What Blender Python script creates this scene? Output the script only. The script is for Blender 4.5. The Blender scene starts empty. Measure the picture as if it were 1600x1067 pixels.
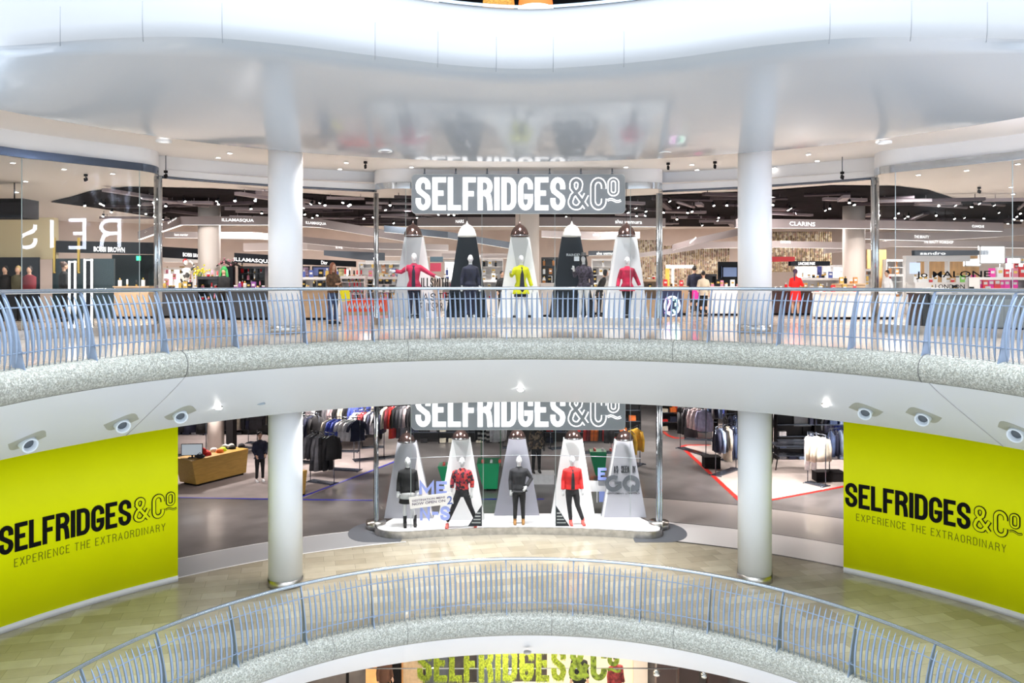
import bpy, math, random
from mathutils import Vector, Matrix
random.seed(7)
C = bpy.context.scene.collection
PI = math.pi
SC = bpy.context.scene
# ---------------------------------------------------------------- camera
F = 1300.0; HZ = 440.0                      # focal length in pixels, horizon row; z = 0 is eye level
cam_d = bpy.data.cameras.new('camera'); cam = bpy.data.objects.new('camera', cam_d); C.objects.link(cam)
cam_d.sensor_width = 36; cam_d.lens = F/1600*36; cam_d.shift_y = -(533.5-HZ)/1600
cam_d.clip_end = 300
cam.location = (0, 0, 0); cam.rotation_euler = (PI/2, 0, 0)
SC.camera = cam
# ---------------------------------------------------------------- world / exposure
SC.view_settings.view_transform = 'Standard'; SC.view_settings.look = 'None'
SC.view_settings.gamma = 1; SC.view_settings.exposure = 0.75
SC.view_settings.use_curve_mapping = False
W = bpy.data.worlds.new('daylight'); SC.world = W; W.use_nodes = True
bg = W.node_tree.nodes['Background']; bg.inputs[0].default_value = (0.86, 0.93, 1.0, 1); bg.inputs[1].default_value = 1.15
try:
    SC.cycles.use_denoising = True; SC.cycles.max_bounces = 8; SC.cycles.diffuse_bounces = 4
    SC.cycles.glossy_bounces = 4; SC.cycles.transmission_bounces = 6; SC.cycles.transparent_max_bounces = 12
    SC.cycles.caustics_reflective = False; SC.cycles.caustics_refractive = False
    SC.cycles.sample_clamp_indirect = 4
except Exception: pass
def area(name, loc, size, power, col=(1, .96, .9), rot=(0, 0, 0), size_y=None, spread=None):
    d = bpy.data.lights.new(name, 'AREA'); d.energy = power; d.color = col; d.size = size
    if size_y: d.shape = 'RECTANGLE'; d.size_y = size_y
    if spread: d.spread = spread
    o = bpy.data.objects.new(name, d); C.objects.link(o); o.location = loc; o.rotation_euler = rot
    return o
CX, CY = .35, 11.0
def RT(R, deg, z=0.0):
    a = math.radians(deg); return Vector((CX+R*math.sin(a), CY+R*math.cos(a), z))
FA, FB, FC = -1.25, -7.35, -13.45           # the three floors
# daylight through the atrium roof over the void
area('atrium_skylight', (.3, 8, 16), 20, 4200, (.90, .95, 1), size_y=15, spread=2.0)
# shop lighting, upper floor
for (t, R, p) in [(-40, 20, 260), (-28, 18, 200), (-26, 25, 260), (-12, 22, 200), (0, 20, 220), (0, 27, 240), (12, 22, 200), (26, 18, 220), (26, 25, 260), (40, 20, 260), (-33, 30, 260), (33, 30, 260), (-14, 31, 220), (14, 31, 260)]:
    area('shop_ceiling_light', RT(R, t, 2.78), .5, p*.85, (1, .95, .92))
# shop lighting, lower floor (dark menswear hall lit in pools)
for (t, R, p) in [(-33, 17.5, 90), (-24, 17, 90), (-30, 25, 220), (-18, 24, 240), (-8, 24, 160), (8, 24, 160), (14, 27, 220), (24, 20.5, 240), (31, 20, 260), (29, 26, 200), (-12, 32, 160), (12, 33, 160), (-26, 31, 180), (22, 31, 160)]:
    area('shop_ceiling_light', RT(R, t, -3.1), .5, p*.9, (1, .9, .84), spread=2.2)
for (x, y) in [(-3, 24.4), (-1.5, 24.5), (.3, 24.6), (2.1, 24.5), (3.6, 24.4)]:
    area('window_display_light', (x, y-.15, -3.12), .35, 42, (1, .96, .94), rot=(math.radians(14), 0, 0), spread=1.9)
    area('window_display_light', (x, y-.15, 2.66), .3, 20, (1, .97, .95), rot=(math.radians(14), 0, 0), spread=1.9)
# lights of the mall walkways, set in the ceilings
for lv in (3.18, -3.0):
    for t in ((-60, -45, -30, -18, -6, 6, 18, 30, 45, 60) if lv > 0 else (-30, -18, -6, 6, 18, 30)):
        area('walkway_downlight', RT(11.0, t, lv-.02), .3, 30 if lv > 0 else 34, (1, .94, .88), spread=1.7)
for (x, y, p) in [(-4, 27, 160), (0, 28, 160), (4, 27, 160), (8, 28, 160), (-7, 29, 100), (0, 22.5, 60)]:
    area('ground_shop_light', (x, y, -9.3), .5, p*1.5, (1, .88, .7))
area('upper_storey_light', (.3, 22, 9.2), 2.0, 20, (1, .75, .5))
# ---------------------------------------------------------------- materials
MATS = {}
def mat(name, col, rough=.5, metal=0.0, emit=0.0, ecol=None, noise=0.0, nscale=8.0, coat=0.0, bump=0.0, alpha=None, spec=None, nstretch=None):
    if name in MATS: return MATS[name]
    m = bpy.data.materials.new(name); m.use_nodes = True; nt = m.node_tree; b = nt.nodes['Principled BSDF']
    b.inputs['Base Color'].default_value = (*col, 1); b.inputs['Roughness'].default_value = rough
    b.inputs['Metallic'].default_value = metal
    if coat: b.inputs['Coat Weight'].default_value = coat; b.inputs['Coat Roughness'].default_value = .05
    if spec is not None: b.inputs['Specular IOR Level'].default_value = spec
    if emit:
        b.inputs['Emission Color'].default_value = (*(ecol or col), 1); b.inputs['Emission Strength'].default_value = emit
    if noise or bump:
        tc = nt.nodes.new('ShaderNodeTexCoord'); n = nt.nodes.new('ShaderNodeTexNoise'); n.inputs['Scale'].default_value = nscale
        n.inputs['Detail'].default_value = 3
        src = tc.outputs['Object']
        if nstretch:
            mp = nt.nodes.new('ShaderNodeMapping'); mp.inputs['Scale'].default_value = nstretch
            nt.links.new(src, mp.inputs[0]); src = mp.outputs[0]
        nt.links.new(src, n.inputs['Vector'])
        if noise:
            r = nt.nodes.new('ShaderNodeValToRGB'); r.color_ramp.elements[0].position = .35; r.color_ramp.elements[1].position = .65
            r.color_ramp.elements[0].color = (*[max(0, c*(1-noise)) for c in col], 1)
            r.color_ramp.elements[1].color = (*[min(1, c*(1+noise)) for c in col], 1)
            nt.links.new(n.outputs['Fac'], r.inputs[0]); nt.links.new(r.outputs[0], b.inputs['Base Color'])
        if bump:
            bp = nt.nodes.new('ShaderNodeBump'); bp.inputs['Strength'].default_value = bump; bp.inputs['Distance'].default_value = .02
            nt.links.new(n.outputs['Fac'], bp.inputs['Height']); nt.links.new(bp.outputs[0], b.inputs['Normal'])
    MATS[name] = m; return m
def glass_mat(name, tint=(.95, .98, .98), ior=1.27):
    m = bpy.data.materials.new(name); m.use_nodes = True; nt = m.node_tree; nt.nodes.clear()
    o = nt.nodes.new('ShaderNodeOutputMaterial'); t = nt.nodes.new('ShaderNodeBsdfTransparent'); t.inputs[0].default_value = (*tint, 1)
    g = nt.nodes.new('ShaderNodeBsdfGlossy'); g.inputs['Roughness'].default_value = 0.0; f = nt.nodes.new('ShaderNodeFresnel'); f.inputs[0].default_value = ior
    mx = nt.nodes.new('ShaderNodeMixShader'); nt.links.new(f.outputs[0], mx.inputs[0]); nt.links.new(t.outputs[0], mx.inputs[1]); nt.links.new(g.outputs[0], mx.inputs[2])
    nt.links.new(mx.outputs[0], o.inputs[0]); MATS[name] = m; return m
def speckle_mat(name, cols, scale, rough):
    m = bpy.data.materials.new(name); m.use_nodes = True; nt = m.node_tree; b = nt.nodes['Principled BSDF']; b.inputs['Roughness'].default_value = rough
    tc = nt.nodes.new('ShaderNodeTexCoord'); v = nt.nodes.new('ShaderNodeTexVoronoi'); v.inputs['Scale'].default_value = scale
    nt.links.new(tc.outputs['Object'], v.inputs['Vector']); sp = nt.nodes.new('ShaderNodeSeparateColor'); nt.links.new(v.outputs['Color'], sp.inputs[0])
    r = nt.nodes.new('ShaderNodeValToRGB'); r.color_ramp.interpolation = 'CONSTANT'
    r.color_ramp.elements[0].color = (*cols[0], 1); r.color_ramp.elements[0].position = 0; r.color_ramp.elements[1].color = (*cols[1], 1); r.color_ramp.elements[1].position = 1/len(cols)
    for k in range(2, len(cols)):
        e = r.color_ramp.elements.new(k/len(cols)); e.color = (*cols[k], 1)
    nt.links.new(sp.outputs[0], r.inputs[0]); nt.links.new(r.outputs[0], b.inputs['Base Color']); MATS[name] = m; return m
def tile_mat(name, c1, c2, mortar, tw, th, rough, rot=0.0, msize=.006, coat=.0):
    m = bpy.data.materials.new(name); m.use_nodes = True; nt = m.node_tree; b = nt.nodes['Principled BSDF']
    b.inputs['Roughness'].default_value = rough; b.inputs['Coat Weight'].default_value = coat; b.inputs['Coat Roughness'].default_value = .06
    tc = nt.nodes.new('ShaderNodeTexCoord'); mp = nt.nodes.new('ShaderNodeMapping'); mp.inputs['Rotation'].default_value = (0, 0, rot)
    nt.links.new(tc.outputs['Object'], mp.inputs[0])
    br = nt.nodes.new('ShaderNodeTexBrick'); br.inputs['Scale'].default_value = 1; br.inputs['Brick Width'].default_value = tw; br.inputs['Row Height'].default_value = th
    br.inputs['Mortar Size'].default_value = msize; br.inputs['Color1'].default_value = (*c1, 1); br.inputs['Color2'].default_value = (*c2, 1); br.inputs['Mortar'].default_value = (*mortar, 1)
    br.offset = .37; br.inputs['Bias'].default_value = 0
    nt.links.new(mp.outputs[0], br.inputs['Vector'])
    n = nt.nodes.new('ShaderNodeTexNoise'); n.inputs['Scale'].default_value = 2.5; n.inputs['Detail'].default_value = 5; nt.links.new(mp.outputs[0], n.inputs['Vector'])
    r = nt.nodes.new('ShaderNodeMapRange'); r.inputs[3].default_value = .8; r.inputs[4].default_value = 1.18; nt.links.new(n.outputs['Fac'], r.inputs[0])
    mx = nt.nodes.new('ShaderNodeVectorMath'); mx.operation = 'SCALE'; nt.links.new(br.outputs['Color'], mx.inputs[0]); nt.links.new(r.outputs[0], mx.inputs['Scale'])
    nt.links.new(mx.outputs[0], b.inputs['Base Color']); MATS[name] = m; return m
white = mat('white_paint', (.80, .82, .85), .45, noise=.02, nscale=1.5)
warm_white = mat('warm_white_paint', (.80, .775, .76), .5)
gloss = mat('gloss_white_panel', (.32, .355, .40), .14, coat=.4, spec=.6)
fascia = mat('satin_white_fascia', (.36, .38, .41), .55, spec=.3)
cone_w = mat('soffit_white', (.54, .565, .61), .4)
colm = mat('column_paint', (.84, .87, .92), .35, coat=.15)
chrome = mat('polished_steel', (.56, .61, .66), .14, 1.0, noise=.06, nscale=3)
brushed = mat('brushed_steel', (.55, .53, .50), .3, 1.0, noise=.15, nscale=6)
darkmetal = mat('dark_steel', (.12, .14, .18), .25, .8)
railm = mat('blue_grey_rail_paint', (.19, .25, .35), .38, .35)
handm = mat('handrail_steel', (.40, .46, .53), .22, .9)
terr = speckle_mat('terrazzo_speckle', [(.19, .20, .18), (.25, .265, .24), (.30, .315, .285), (.22, .22, .19), (.38, .39, .36), (.16, .17, .155), (.28, .29, .265)], 50, .45)
stone = tile_mat('limestone_paving', (.47, .43, .335), (.33, .295, .22), (.22, .20, .15), .78, .40, .22, rot=math.radians(-14), coat=.35, msize=.004)
stoneA = tile_mat('pale_stone_paving', (.62, .55, .47), (.56, .49, .42), (.4, .36, .3), .6, .6, .2, coat=.4)
concrete = mat('polished_concrete', (.115, .108, .108), .28, noise=.18, nscale=1.2, coat=.25)
creamfloor = mat('cream_shop_floor', (.66, .56, .47), .2, noise=.05, nscale=1, coat=.3)
bandL = mat('grey_threshold', (.36, .37, .39), .3, coat=.2)
bandR = mat('pale_threshold', (.62, .60, .60), .35)
black = mat('black_lacquer', (.006, .007, .010), .3, spec=.2)
blackm = mat('black_matte', (.010, .009, .010), .8, spec=.15)
darkc = mat('dark_ceiling_void', (.008, .006, .008), .9, noise=.5, nscale=3, spec=.05)
duct = mat('ceiling_duct', (.06, .045, .055), .6, spec=.2)
yellow = mat('lime_yellow_vinyl', (.90, .96, .0), .5, noise=.015, nscale=1, spec=.15)
ink = mat('black_vinyl', (.004, .004, .006), .5, spec=.1)
olive = mat('olive_ink', (.17, .19, .01), .5, spec=.1)
signgrey = mat('sign_grey', (.22, .25, .28), .4)
ledwhite = mat('lit_letter_white', (1, 1, 1), .4, emit=.7, ecol=(1, 1, 1))
lampwhite = mat('lamp_glow', (1, 1, 1), .4, emit=14, ecol=(1, .95, .88))
softlit = mat('lit_panel', (1, .98, .96), .5, emit=1.1, ecol=(1, .97, .95))
taupe = mat('taupe_fascia', (.24, .20, .20), .5)
marble = mat('pale_marble', (.80, .79, .77), .25, noise=.03, nscale=1)
pglass = glass_mat('shop_glass', ior=1.2); pglass2 = glass_mat('reflective_shop_glass', ior=1.36)
# ---------------------------------------------------------------- mesh helper
class MB:
    def __init__(s): s.v = []; s.f = []; s.m = []; s.sm = []
    def add(s, vs, fs, mi=0, smooth=False):
        o = len(s.v); s.v += [tuple(p) for p in vs]; s.f += [tuple(i+o for i in f) for f in fs]; s.m += [mi]*len(fs); s.sm += [smooth]*len(fs); return s
    def box(s, c, d, rz=0.0, mi=0, rx=0.0):
        x, y, z = [k/2 for k in d]; M = Matrix.Translation(c) @ Matrix.Rotation(rz, 4, 'Z') @ Matrix.Rotation(rx, 4, 'X')
        vs = [M @ Vector((a*x, b*y, e*z)) for a in (-1, 1) for b in (-1, 1) for e in (-1, 1)]
        return s.add(vs, [(0, 1, 3, 2), (4, 6, 7, 5), (0, 4, 5, 1), (2, 3, 7, 6), (0, 2, 6, 4), (1, 5, 7, 3)], mi)
    def tube(s, pts, r, n=8, mi=0, flat=1.0, closed=False):
        pts = [Vector(p) for p in pts]; rs = r if isinstance(r, (list, tuple)) else [r]*len(pts); vs = []; up = None
        for i, p in enumerate(pts):
            d = (pts[min(i+1, len(pts)-1)]-pts[max(i-1, 0)])
            if d.length < 1e-9: d = Vector((0, 0, 1))
            d.normalize()
            if up is None:
                up = Vector((0, 1, 0)) if abs(d.y) < .9 else Vector((1, 0, 0))
            a = d.cross(up); a.normalize(); b = a.cross(d); up = b
            rr = rs[i]; ra, rb = (rr, rr*flat) if not isinstance(rr, tuple) else rr
            for k in range(n):
                t = 2*PI*k/n; vs.append(p+a*math.cos(t)*ra+b*math.sin(t)*rb)
        L = len(pts); fs = [(i*n+k, i*n+(k+1) % n, (i+1)*n+(k+1) % n, (i+1)*n+k) for i in range(L-1) for k in range(n)]
        fs += [tuple(range(n))[::-1], tuple((L-1)*n+k for k in range(n))]
        return s.add(vs, fs, mi, True)
    def loft(s, secs, n=16, mi=0):                     # secs: (x, y, z, rx, ry)
        vs = [(x+rx*math.cos(2*PI*k/n), y+ry*math.sin(2*PI*k/n), z) for (x, y, z, rx, ry) in secs for k in range(n)]; L = len(secs)
        fs = [(i*n+k, i*n+(k+1) % n, (i+1)*n+(k+1) % n, (i+1)*n+k) for i in range(L-1) for k in range(n)]
        fs += [tuple(range(n))[::-1], tuple((L-1)*n+k for k in range(n))]
        return s.add(vs, fs, mi, True)
    def ball(s, c, r, n=10, mi=0):
        rx, ry, rz = r if isinstance(r, tuple) else (r, r, r); c = Vector(c); L = n//2+1
        secs = []
        for i in range(L+1):
            a = -PI/2+PI*i/L; secs.append((c.x, c.y, c.z+rz*math.sin(a), max(1e-4, rx*math.cos(a)), max(1e-4, ry*math.cos(a))))
        return s.loft(secs, n, mi)
    def ring(s, prof, t0, t1, n, mi=0, smooth=True, closed=False):   # sweep (r, z) profile round the atrium centre
        vs = [RT(r, t0+(t1-t0)*i/n, z) for i in range(n+1) for (r, z) in prof]; P = len(prof)
        fs = [(i*P+k, i*P+(k+1) % P, (i+1)*P+(k+1) % P, (i+1)*P+k) for i in range(n) for k in range(P if closed else P-1)]
        return s.add(vs, fs, mi, smooth)
    def prism(s, poly, z0, z1, mi=0):
        n = len(poly); vs = [(x, y, z0) for x, y in poly]+[(x, y, z1) for x, y in poly]
        return s.add(vs, [tuple(range(n))[::-1], tuple(range(n, 2*n))]+[(i, (i+1) % n, n+(i+1) % n, n+i) for i in range(n)], mi)
    def slab(s, poly, org, right, up, t0, t1, mi=0):   # a 2-D outline (u, v) given thickness along its normal
        right = Vector(right).normalized(); up = Vector(up).normalized(); nn = right.cross(up); org = Vector(org); n = len(poly)
        vs = [org+right*u+up*v+nn*t for t in (t0, t1) for u, v in poly]
        return s.add(vs, [tuple(range(n))[::-1], tuple(range(n, 2*n))]+[(i, (i+1) % n, n+(i+1) % n, n+i) for i in range(n)], mi)
    def build(s, name, mats, parent=None, loc=None, **kw):
        me = bpy.data.meshes.new(name); me.from_pydata(s.v, [], s.f)
        for m in (mats if isinstance(mats, (list, tuple)) else [mats]): me.materials.append(m)
        me.polygons.foreach_set('material_index', s.m); me.polygons.foreach_set('use_smooth', s.sm); me.update()
        o = bpy.data.objects.new(name, me); C.objects.link(o)
        if parent: o.parent = parent
        if loc: o.location = loc
        for k, v in kw.items(): o[k] = v
        return o
def empty(name, loc=(0, 0, 0), rz=0.0, **kw):
    o = bpy.data.objects.new(name, None); C.objects.link(o); o.location = loc; o.rotation_euler = (0, 0, rz); o.empty_display_size = .1
    for k, v in kw.items(): o[k] = v
    return o
def tag(o, label, cat, group=None):
    o['label'] = label; o['category'] = cat
    if group: o['group'] = group
    return o
def struct(mb, name, m, label=None, **kw):
    o = mb.build(name, m, kind='structure', **kw)
    if label: o['label'] = label; o['category'] = name.split('_')[0]
    return o
def dup(o, parent=None):
    c = o.copy(); C.objects.link(c); c.parent = parent
    for ch in list(o.children): dup(ch, c)
    return c
def remesh(o, v, sm=2):
    r = o.modifiers.new('remesh', 'REMESH'); r.mode = 'VOXEL'; r.voxel_size = v; r.use_smooth_shade = True
    if sm: k = o.modifiers.new('smooth', 'SMOOTH'); k.iterations = sm; k.factor = .5
    return o
def U(px, py, z):                            # point of the plane at height z seen at a pixel
    D = F*z/(HZ-py); return Vector(((px-800)*D/F, D, z))
def UD(px, py, D): return Vector(((px-800)*D/F, D, (HZ-py)*D/F))
# ---------------------------------------------------------------- lettering
def arc(cx, cy, rx, ry, a0, a1, n=10):
    return [(cx+rx*math.cos(math.radians(a0+(a1-a0)*i/n)), cy+ry*math.sin(math.radians(a0+(a1-a0)*i/n))) for i in range(n+1)]
G = {
 'S': (1, [[(1, .66)]+arc(.5, .78, .5, .22, 0, 180, 10)+[(0, .70), (.10, .60), (.5, .49), (.90, .38), (1, .28)]+arc(.5, .22, .5, .22, 0, -180, 10)+[(0, .34)]]),
 'E': (.86, [[(1, 1), (0, 1), (0, 0), (1, 0)], [(0, .52), (.7, .52)]]),
 'L': (.8, [[(0, 1), (0, 0), (1, 0)]]), 'F': (.80, [[(1, 1), (0, 1), (0, 0)], [(0, .5), (.75, .5)]]),
 'R': (1, [[(0, 0), (0, 1)]+arc(.5, .76, .5, .24, 90, -90, 10)+[(0, .52)], [(.5, .52), (.85, .42), (.95, .25), (1, 0)]]),
 'I': (0, [[(0, 0), (0, 1)]]),
 'D': (1, [[(0, 0), (0, 1)]+arc(.5, .74, .5, .26, 90, 0, 6)+arc(.5, .26, .5, .26, 0, -90, 6)+[(0, 0)]]),
 'G': (1, [[(1, .75)]+arc(.5, .76, .5, .24, 0, 180, 10)+arc(.5, .24, .5, .24, 180, 360, 10)+[(1, .40), (.62, .40)]]),
 'C': (1, [[(1, .68)]+arc(.5, .76, .5, .24, 0, 180, 10)+arc(.5, .24, .5, .24, 180, 360, 10)+[(1, .32)]]),
 'O': (1, [arc(.5, .76, .5, .24, 0, 180, 10)+arc(.5, .24, .5, .24, 180, 360, 10)+[(1, .76)]]),
 '&': (1.25, [[(1, 0), (.1, .72)]+arc(.36, .84, .26, .16, 200, -20, 9)+[(.55, .66), (.12, .42)]+arc(.36, .2, .36, .2, 150, 300, 9)+[(.75, .2), (1.0, .48)]]),
 'A': (1.1, [[(0, 0), (.5, 1), (1, 0)], [(.2, .33), (.8, .33)]]), 'N': (1.1, [[(0, 0), (0, 1), (1, 0), (1, 1)]]),
 'P': (.95, [[(0, 0), (0, 1)]+arc(.5, .73, .5, .27, 90, -90, 10)+[(0, .46)]]), 'T': (1, [[(0, 1), (1, 1)], [(.5, 1), (.5, 0)]]),
 'H': (1, [[(0, 0), (0, 1)], [(1, 0), (1, 1)], [(0, .52), (1, .52)]]), 'X': (1, [[(0, 0), (1, 1)], [(0, 1), (1, 0)]]),
 'Y': (1, [[(0, 1), (.5, .48), (1, 1)], [(.5, .48), (.5, 0)]]), 'M': (1.35, [[(0, 0), (0, 1), (.5, .15), (1, 1), (1, 0)]]),
 'Q': (1, [arc(.5, .5, .5, .5, 0, 360, 20), [(.55, .3), (1, -.03)]]), 'B': (.95, [[(0, 0), (0, 1)]+arc(.5, .77, .42, .23, 90, -90, 8)+[(0, .54), (.5, .54)]+arc(.5, .27, .5, .27, 90, -90, 8)+[(0, 0)]]),
 'W': (1.4, [[(0, 1), (.25, 0), (.5, .85), (.75, 0), (1, 1)]]), 'U': (1, [[(0, 1)]+arc(.5, .26, .5, .26, 180, 360, 10)+[(1, 1)]]),
 'V': (1, [[(0, 1), (.5, 0), (1, 1)]]), 'K': (1, [[(0, 0), (0, 1)], [(1, 1), (0, .45)], [(.25, .6), (1, 0)]]), 'J': (.8, [[(1, 1)]+arc(.5, .24, .5, .24, 0, -180, 10)]),
 '2': (1, [arc(.5, .74, .5, .26, 170, -30, 10)+[(0, 0), (1, 0)]]), '1': (.4, [[(0, .8), (1, 1), (1, 0)]]), '9': (1, [arc(.5, .72, .5, .28, 0, 360, 14)+[(1, .5)]+arc(.5, .26, .5, .26, 0, -150, 8)]),
 '3': (1, [arc(.5, .76, .5, .24, 150, -80, 9)+arc(.5, .27, .5, .27, 80, -150, 9)]), '.': (0, [[(0, 0), (0, .02)]]), '-': (.5, [[(0, .5), (1, .5)]]),
}
def stroke(mb, path, w, fn, d0, d1, mi=0, cap=None):
    P = [Vector(p[:2]) for p in path]; Q = [P[0]]
    for p in P[1:]:
        if (p-Q[-1]).length > 1e-4: Q.append(p)
    P = Q; L, R = [], []
    closed = (P[0]-P[-1]).length < 1e-3
    if cap and not closed: P[0] = P[0]+(P[0]-P[1]).normalized()*cap/2; P[-1] = P[-1]+(P[-1]-P[-2]).normalized()*cap/2
    for i, p in enumerate(P):
        a = (p-P[i-1]).normalized() if i else ((P[-1]-P[-2]).normalized() if closed else None)
        b = (P[i+1]-p).normalized() if i < len(P)-1 else ((P[1]-P[0]).normalized() if closed else None)
        a = a or b; b = b or a
        na = Vector((-a.y, a.x)); nb = Vector((-b.y, b.x)); m = na+nb
        if m.length < .3: m = na
        m.normalize(); k = min(1/max(.35, m.dot(na)), 2.2)
        L.append(p+m*k*w/2); R.append(p-m*k*w/2)
    vs = []
    for d in (d0, d1):
        vs += [fn(q.x, q.y, d+i*4e-5) for i, q in enumerate(L)]+[fn(q.x, q.y, d+i*4e-5) for i, q in enumerate(R)]
    n = len(P); fs = []
    for i in range(n-1):
        fs += [(2*n+i, 3*n+i, 3*n+i+1, 2*n+i+1), (i, 2*n+i, 2*n+i+1, i+1), (n+i, n+i+1, 3*n+i+1, 3*n+i)]
    fs += [(0, n, 3*n, 2*n), (n-1, 3*n-1, 4*n-1, 2*n-1)]
    mb.add(vs, fs, mi)
def words_w(txt, h, gw, w, gap):
    x = 0
    for ch in txt: x += (h*.4 if ch == ' ' else G[ch][0]*gw+w+gap)
    return x-gap
def words(mb, txt, x0, y0, h, gw, w, gap, fn, d0, d1, mi=0, w2=None):
    """strokes; gw is the centre-line width of a full letter, w the stroke width"""
    x = x0
    for ch in txt:
        if ch == ' ': x += h*.4; continue
        k, paths = G[ch]
        for p in paths:
            stroke(mb, [(x+w/2+u*k*gw, y0+w/2+v*(h-w)) for u, v in p], w2 or w, fn, d0, d1, mi, cap=0 if ch == 'S' else w)
        x += k*gw+w+gap
    return x
def logo(width, h, fn, m_main, m_out, m_in, parent, name='lettering'):
    """bold condensed word, then outlined ampersand, C and raised o over a small wave"""
    mb = MB(); w = h*.155; gap = h*.058
    tw = words_w('SELFRIDGES', h, h*.22, w, gap); gw = h*.22
    gw += (width*.735-tw)/8.9
    x = words(mb, 'SELFRIDGES', 0, 0, h, gw, w, gap, fn, 0, .02)
    mb.build(name, m_main, parent)
    o_ = MB(); i_ = MB(); t = h*.035; rest = width-x-gap*.3; gw2 = rest*.27; x0 = x+gap*.3
    for mbx, dw, d in ((o_, 0, .018), (i_, -2*t, .024)):
        ww = h*.17
        def put(ch, xx, yy, hh, g):
            k, paths = G[ch]
            for p in paths: stroke(mbx, [(xx+ww/2+u*g, yy+ww/2+v*(hh-ww)) for u, v in p], ww+dw, fn, 0 if not dw else .015, d)
        put('&', x0, 0, h*1.0, gw2*1.1); put('C', x0+rest*.42, 0, h, gw2*.75)
        ww = h*.13; put('O', x0+rest*.745, h*.42, h*.58, gw2*.52)
        ww = h*.075; stroke(mbx, [(x0+rest*.745+rest*.25*u, h*.30+h*.035*math.sin(u*2*PI)) for u in [k/8 for k in range(9)]], ww+dw*.75, fn, 0 if not dw else .015, d)
    o_.build(name, m_out, parent, label='outlined letters'); i_.build('letter_face', m_in, parent)
def planefn(org, right, up=(0, 0, 1)):
    org = Vector(org); right = Vector(right).normalized(); up = Vector(up); n = right.cross(up).normalized()
    return lambda u, v, d: org+right*u+up*v+n*d
def bfont(txt):
    cu = bpy.data.curves.new('t', 'FONT'); cu.body = txt; cu.size = 1; cu.offset = .012; cu.resolution_u = 2
    o = bpy.data.objects.new('t', cu); C.objects.link(o); dg = bpy.context.evaluated_depsgraph_get()
    me = bpy.data.meshes.new_from_object(o.evaluated_get(dg)); vs = [tuple(v.co) for v in me.vertices]; fs = [tuple(p.vertices) for p in me.polygons]
    bpy.data.objects.remove(o); bpy.data.curves.remove(cu); bpy.data.meshes.remove(me)
    x1 = max(v[0] for v in vs); x0 = min(v[0] for v in vs); y0 = min(v[1] for v in vs); y1 = max(v[1] for v in vs)
    return [((x-x0)/(x1-x0), (y-y0)/(y1-y0)) for x, y, _ in vs], fs
TXT = {s: bfont(s) for s in ['ILLAMASQUA', 'CLARINS', 'laura mercier', 'NARS', 'shu uemura', 'BOBBI BROWN', 'LANCOME', 'CLINIQUE', 'sandro', 'Jo MALONE', 'LONDON', 'Dior', 'THE BEAUTY WORKSHOP', 'EVE', 'ESTEE LAUDER', 'DESTINATION MENS', 'NOW OPEN ON', '2', "GENTLEMEN'S QUARTERLY", 'REISS', 'LANCOME PARIS', 'PRADA', 'Benefit', 'brow bar', 'Destination Mens']}
def text(mb, s, org, right, w, h, d=.01, mi=0, up=(0, 0, 1)):
    p, fs = TXT[s]; fn = planefn(org, right, up); mb.add([fn(u*w, v*h, d) for u, v in p], fs, mi)
def PR(px, R, z=0.0):                        # far point on a circle about the atrium centre along a pixel column
    k = (px-800)/F; a = 1+k*k; b = -2*(k*CX+CY); c = CX*CX+CY*CY-R*R
    D = (-b+math.sqrt(b*b-4*a*c))/(2*a); return Vector((k*D, D, z))
def ANG(px, R): p = PR(px, R); return math.degrees(math.atan2(p.x-CX, p.y-CY))
def strip(mb, pts, z0, z1, mi=0, smooth=True):
    n = len(pts); vs = [(p[0], p[1], z) for z in (z0, z1) for p in pts]
    return mb.add(vs, [(i, i+1, n+i+1, n+i) for i in range(n-1)], mi, smooth)
def arcpts(R, a0, a1, n): return [RT(R, a0+(a1-a0)*i/n) for i in range(n+1)]
TA = 112
# ================================================================ SETTING
# floors
struct(MB().ring([(7.50, FA), (14.3, FA)], -TA, TA, 96), 'floor', stoneA, 'pale stone floor of the upper gallery walkway')
struct(MB().ring([(14.3, FA), (15.0, FA), (42, FA)], -80, 80, 64), 'floor', creamfloor, 'cream floor of the beauty hall')
struct(MB().ring([(7.50, FB), (13.2, FB)], -TA, TA, 96), 'floor', stone, 'tan limestone paving of the lower gallery walkway')
struct(MB().ring([(13.2, FB), (42, FB)], -80, 80, 64), 'floor', concrete, 'grey polished floor of the menswear hall')
struct(MB().ring([(3, FC), (42, FC)], -180, 180, 96), 'floor', marble, 'floor of the lowest mall level')
struct(MB().ring([(0, FC-.01), (3.1, FC-.01)], -180, 180, 32), 'floor', marble, 'middle of the lowest mall floor')
# the slab above: white fascia, bend and gloss soffit
c1 = [(-16, 15.8), (-11.5, 14.9), (-8.8, 14.3), (-6.8, 13.8), (-5.2, 13.7), (-3.9, 14.1), (-2.3, 14.9), (-1, 15.5), (.3, 15.75), (1.6, 15.5), (2.9, 15.0), (4.3, 14.2), (5.6, 13.75), (7.0, 13.7), (9.0, 13.9), (11.8, 14.5), (16, 15.4)]
def cspline(pts, x):
    for i in range(len(pts)-1):
        if pts[i][0] <= x <= pts[i+1][0]:
            p0 = pts[max(0, i-1)]; p1 = pts[i]; p2 = pts[i+1]; p3 = pts[min(len(pts)-1, i+2)]; h = p2[0]-p1[0]; t = (x-p1[0])/h
            m1 = (p2[1]-p0[1])/(p2[0]-p0[0])*h; m2 = (p3[1]-p1[1])/(p3[0]-p1[0])*h
            return (2*t**3-3*t*t+1)*p1[1]+(t**3-2*t*t+t)*m1+(-2*t**3+3*t*t)*p2[1]+(t**3-t*t)*m2
    return pts[-1][1] if x > 0 else pts[0][1]
NS = 96
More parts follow.
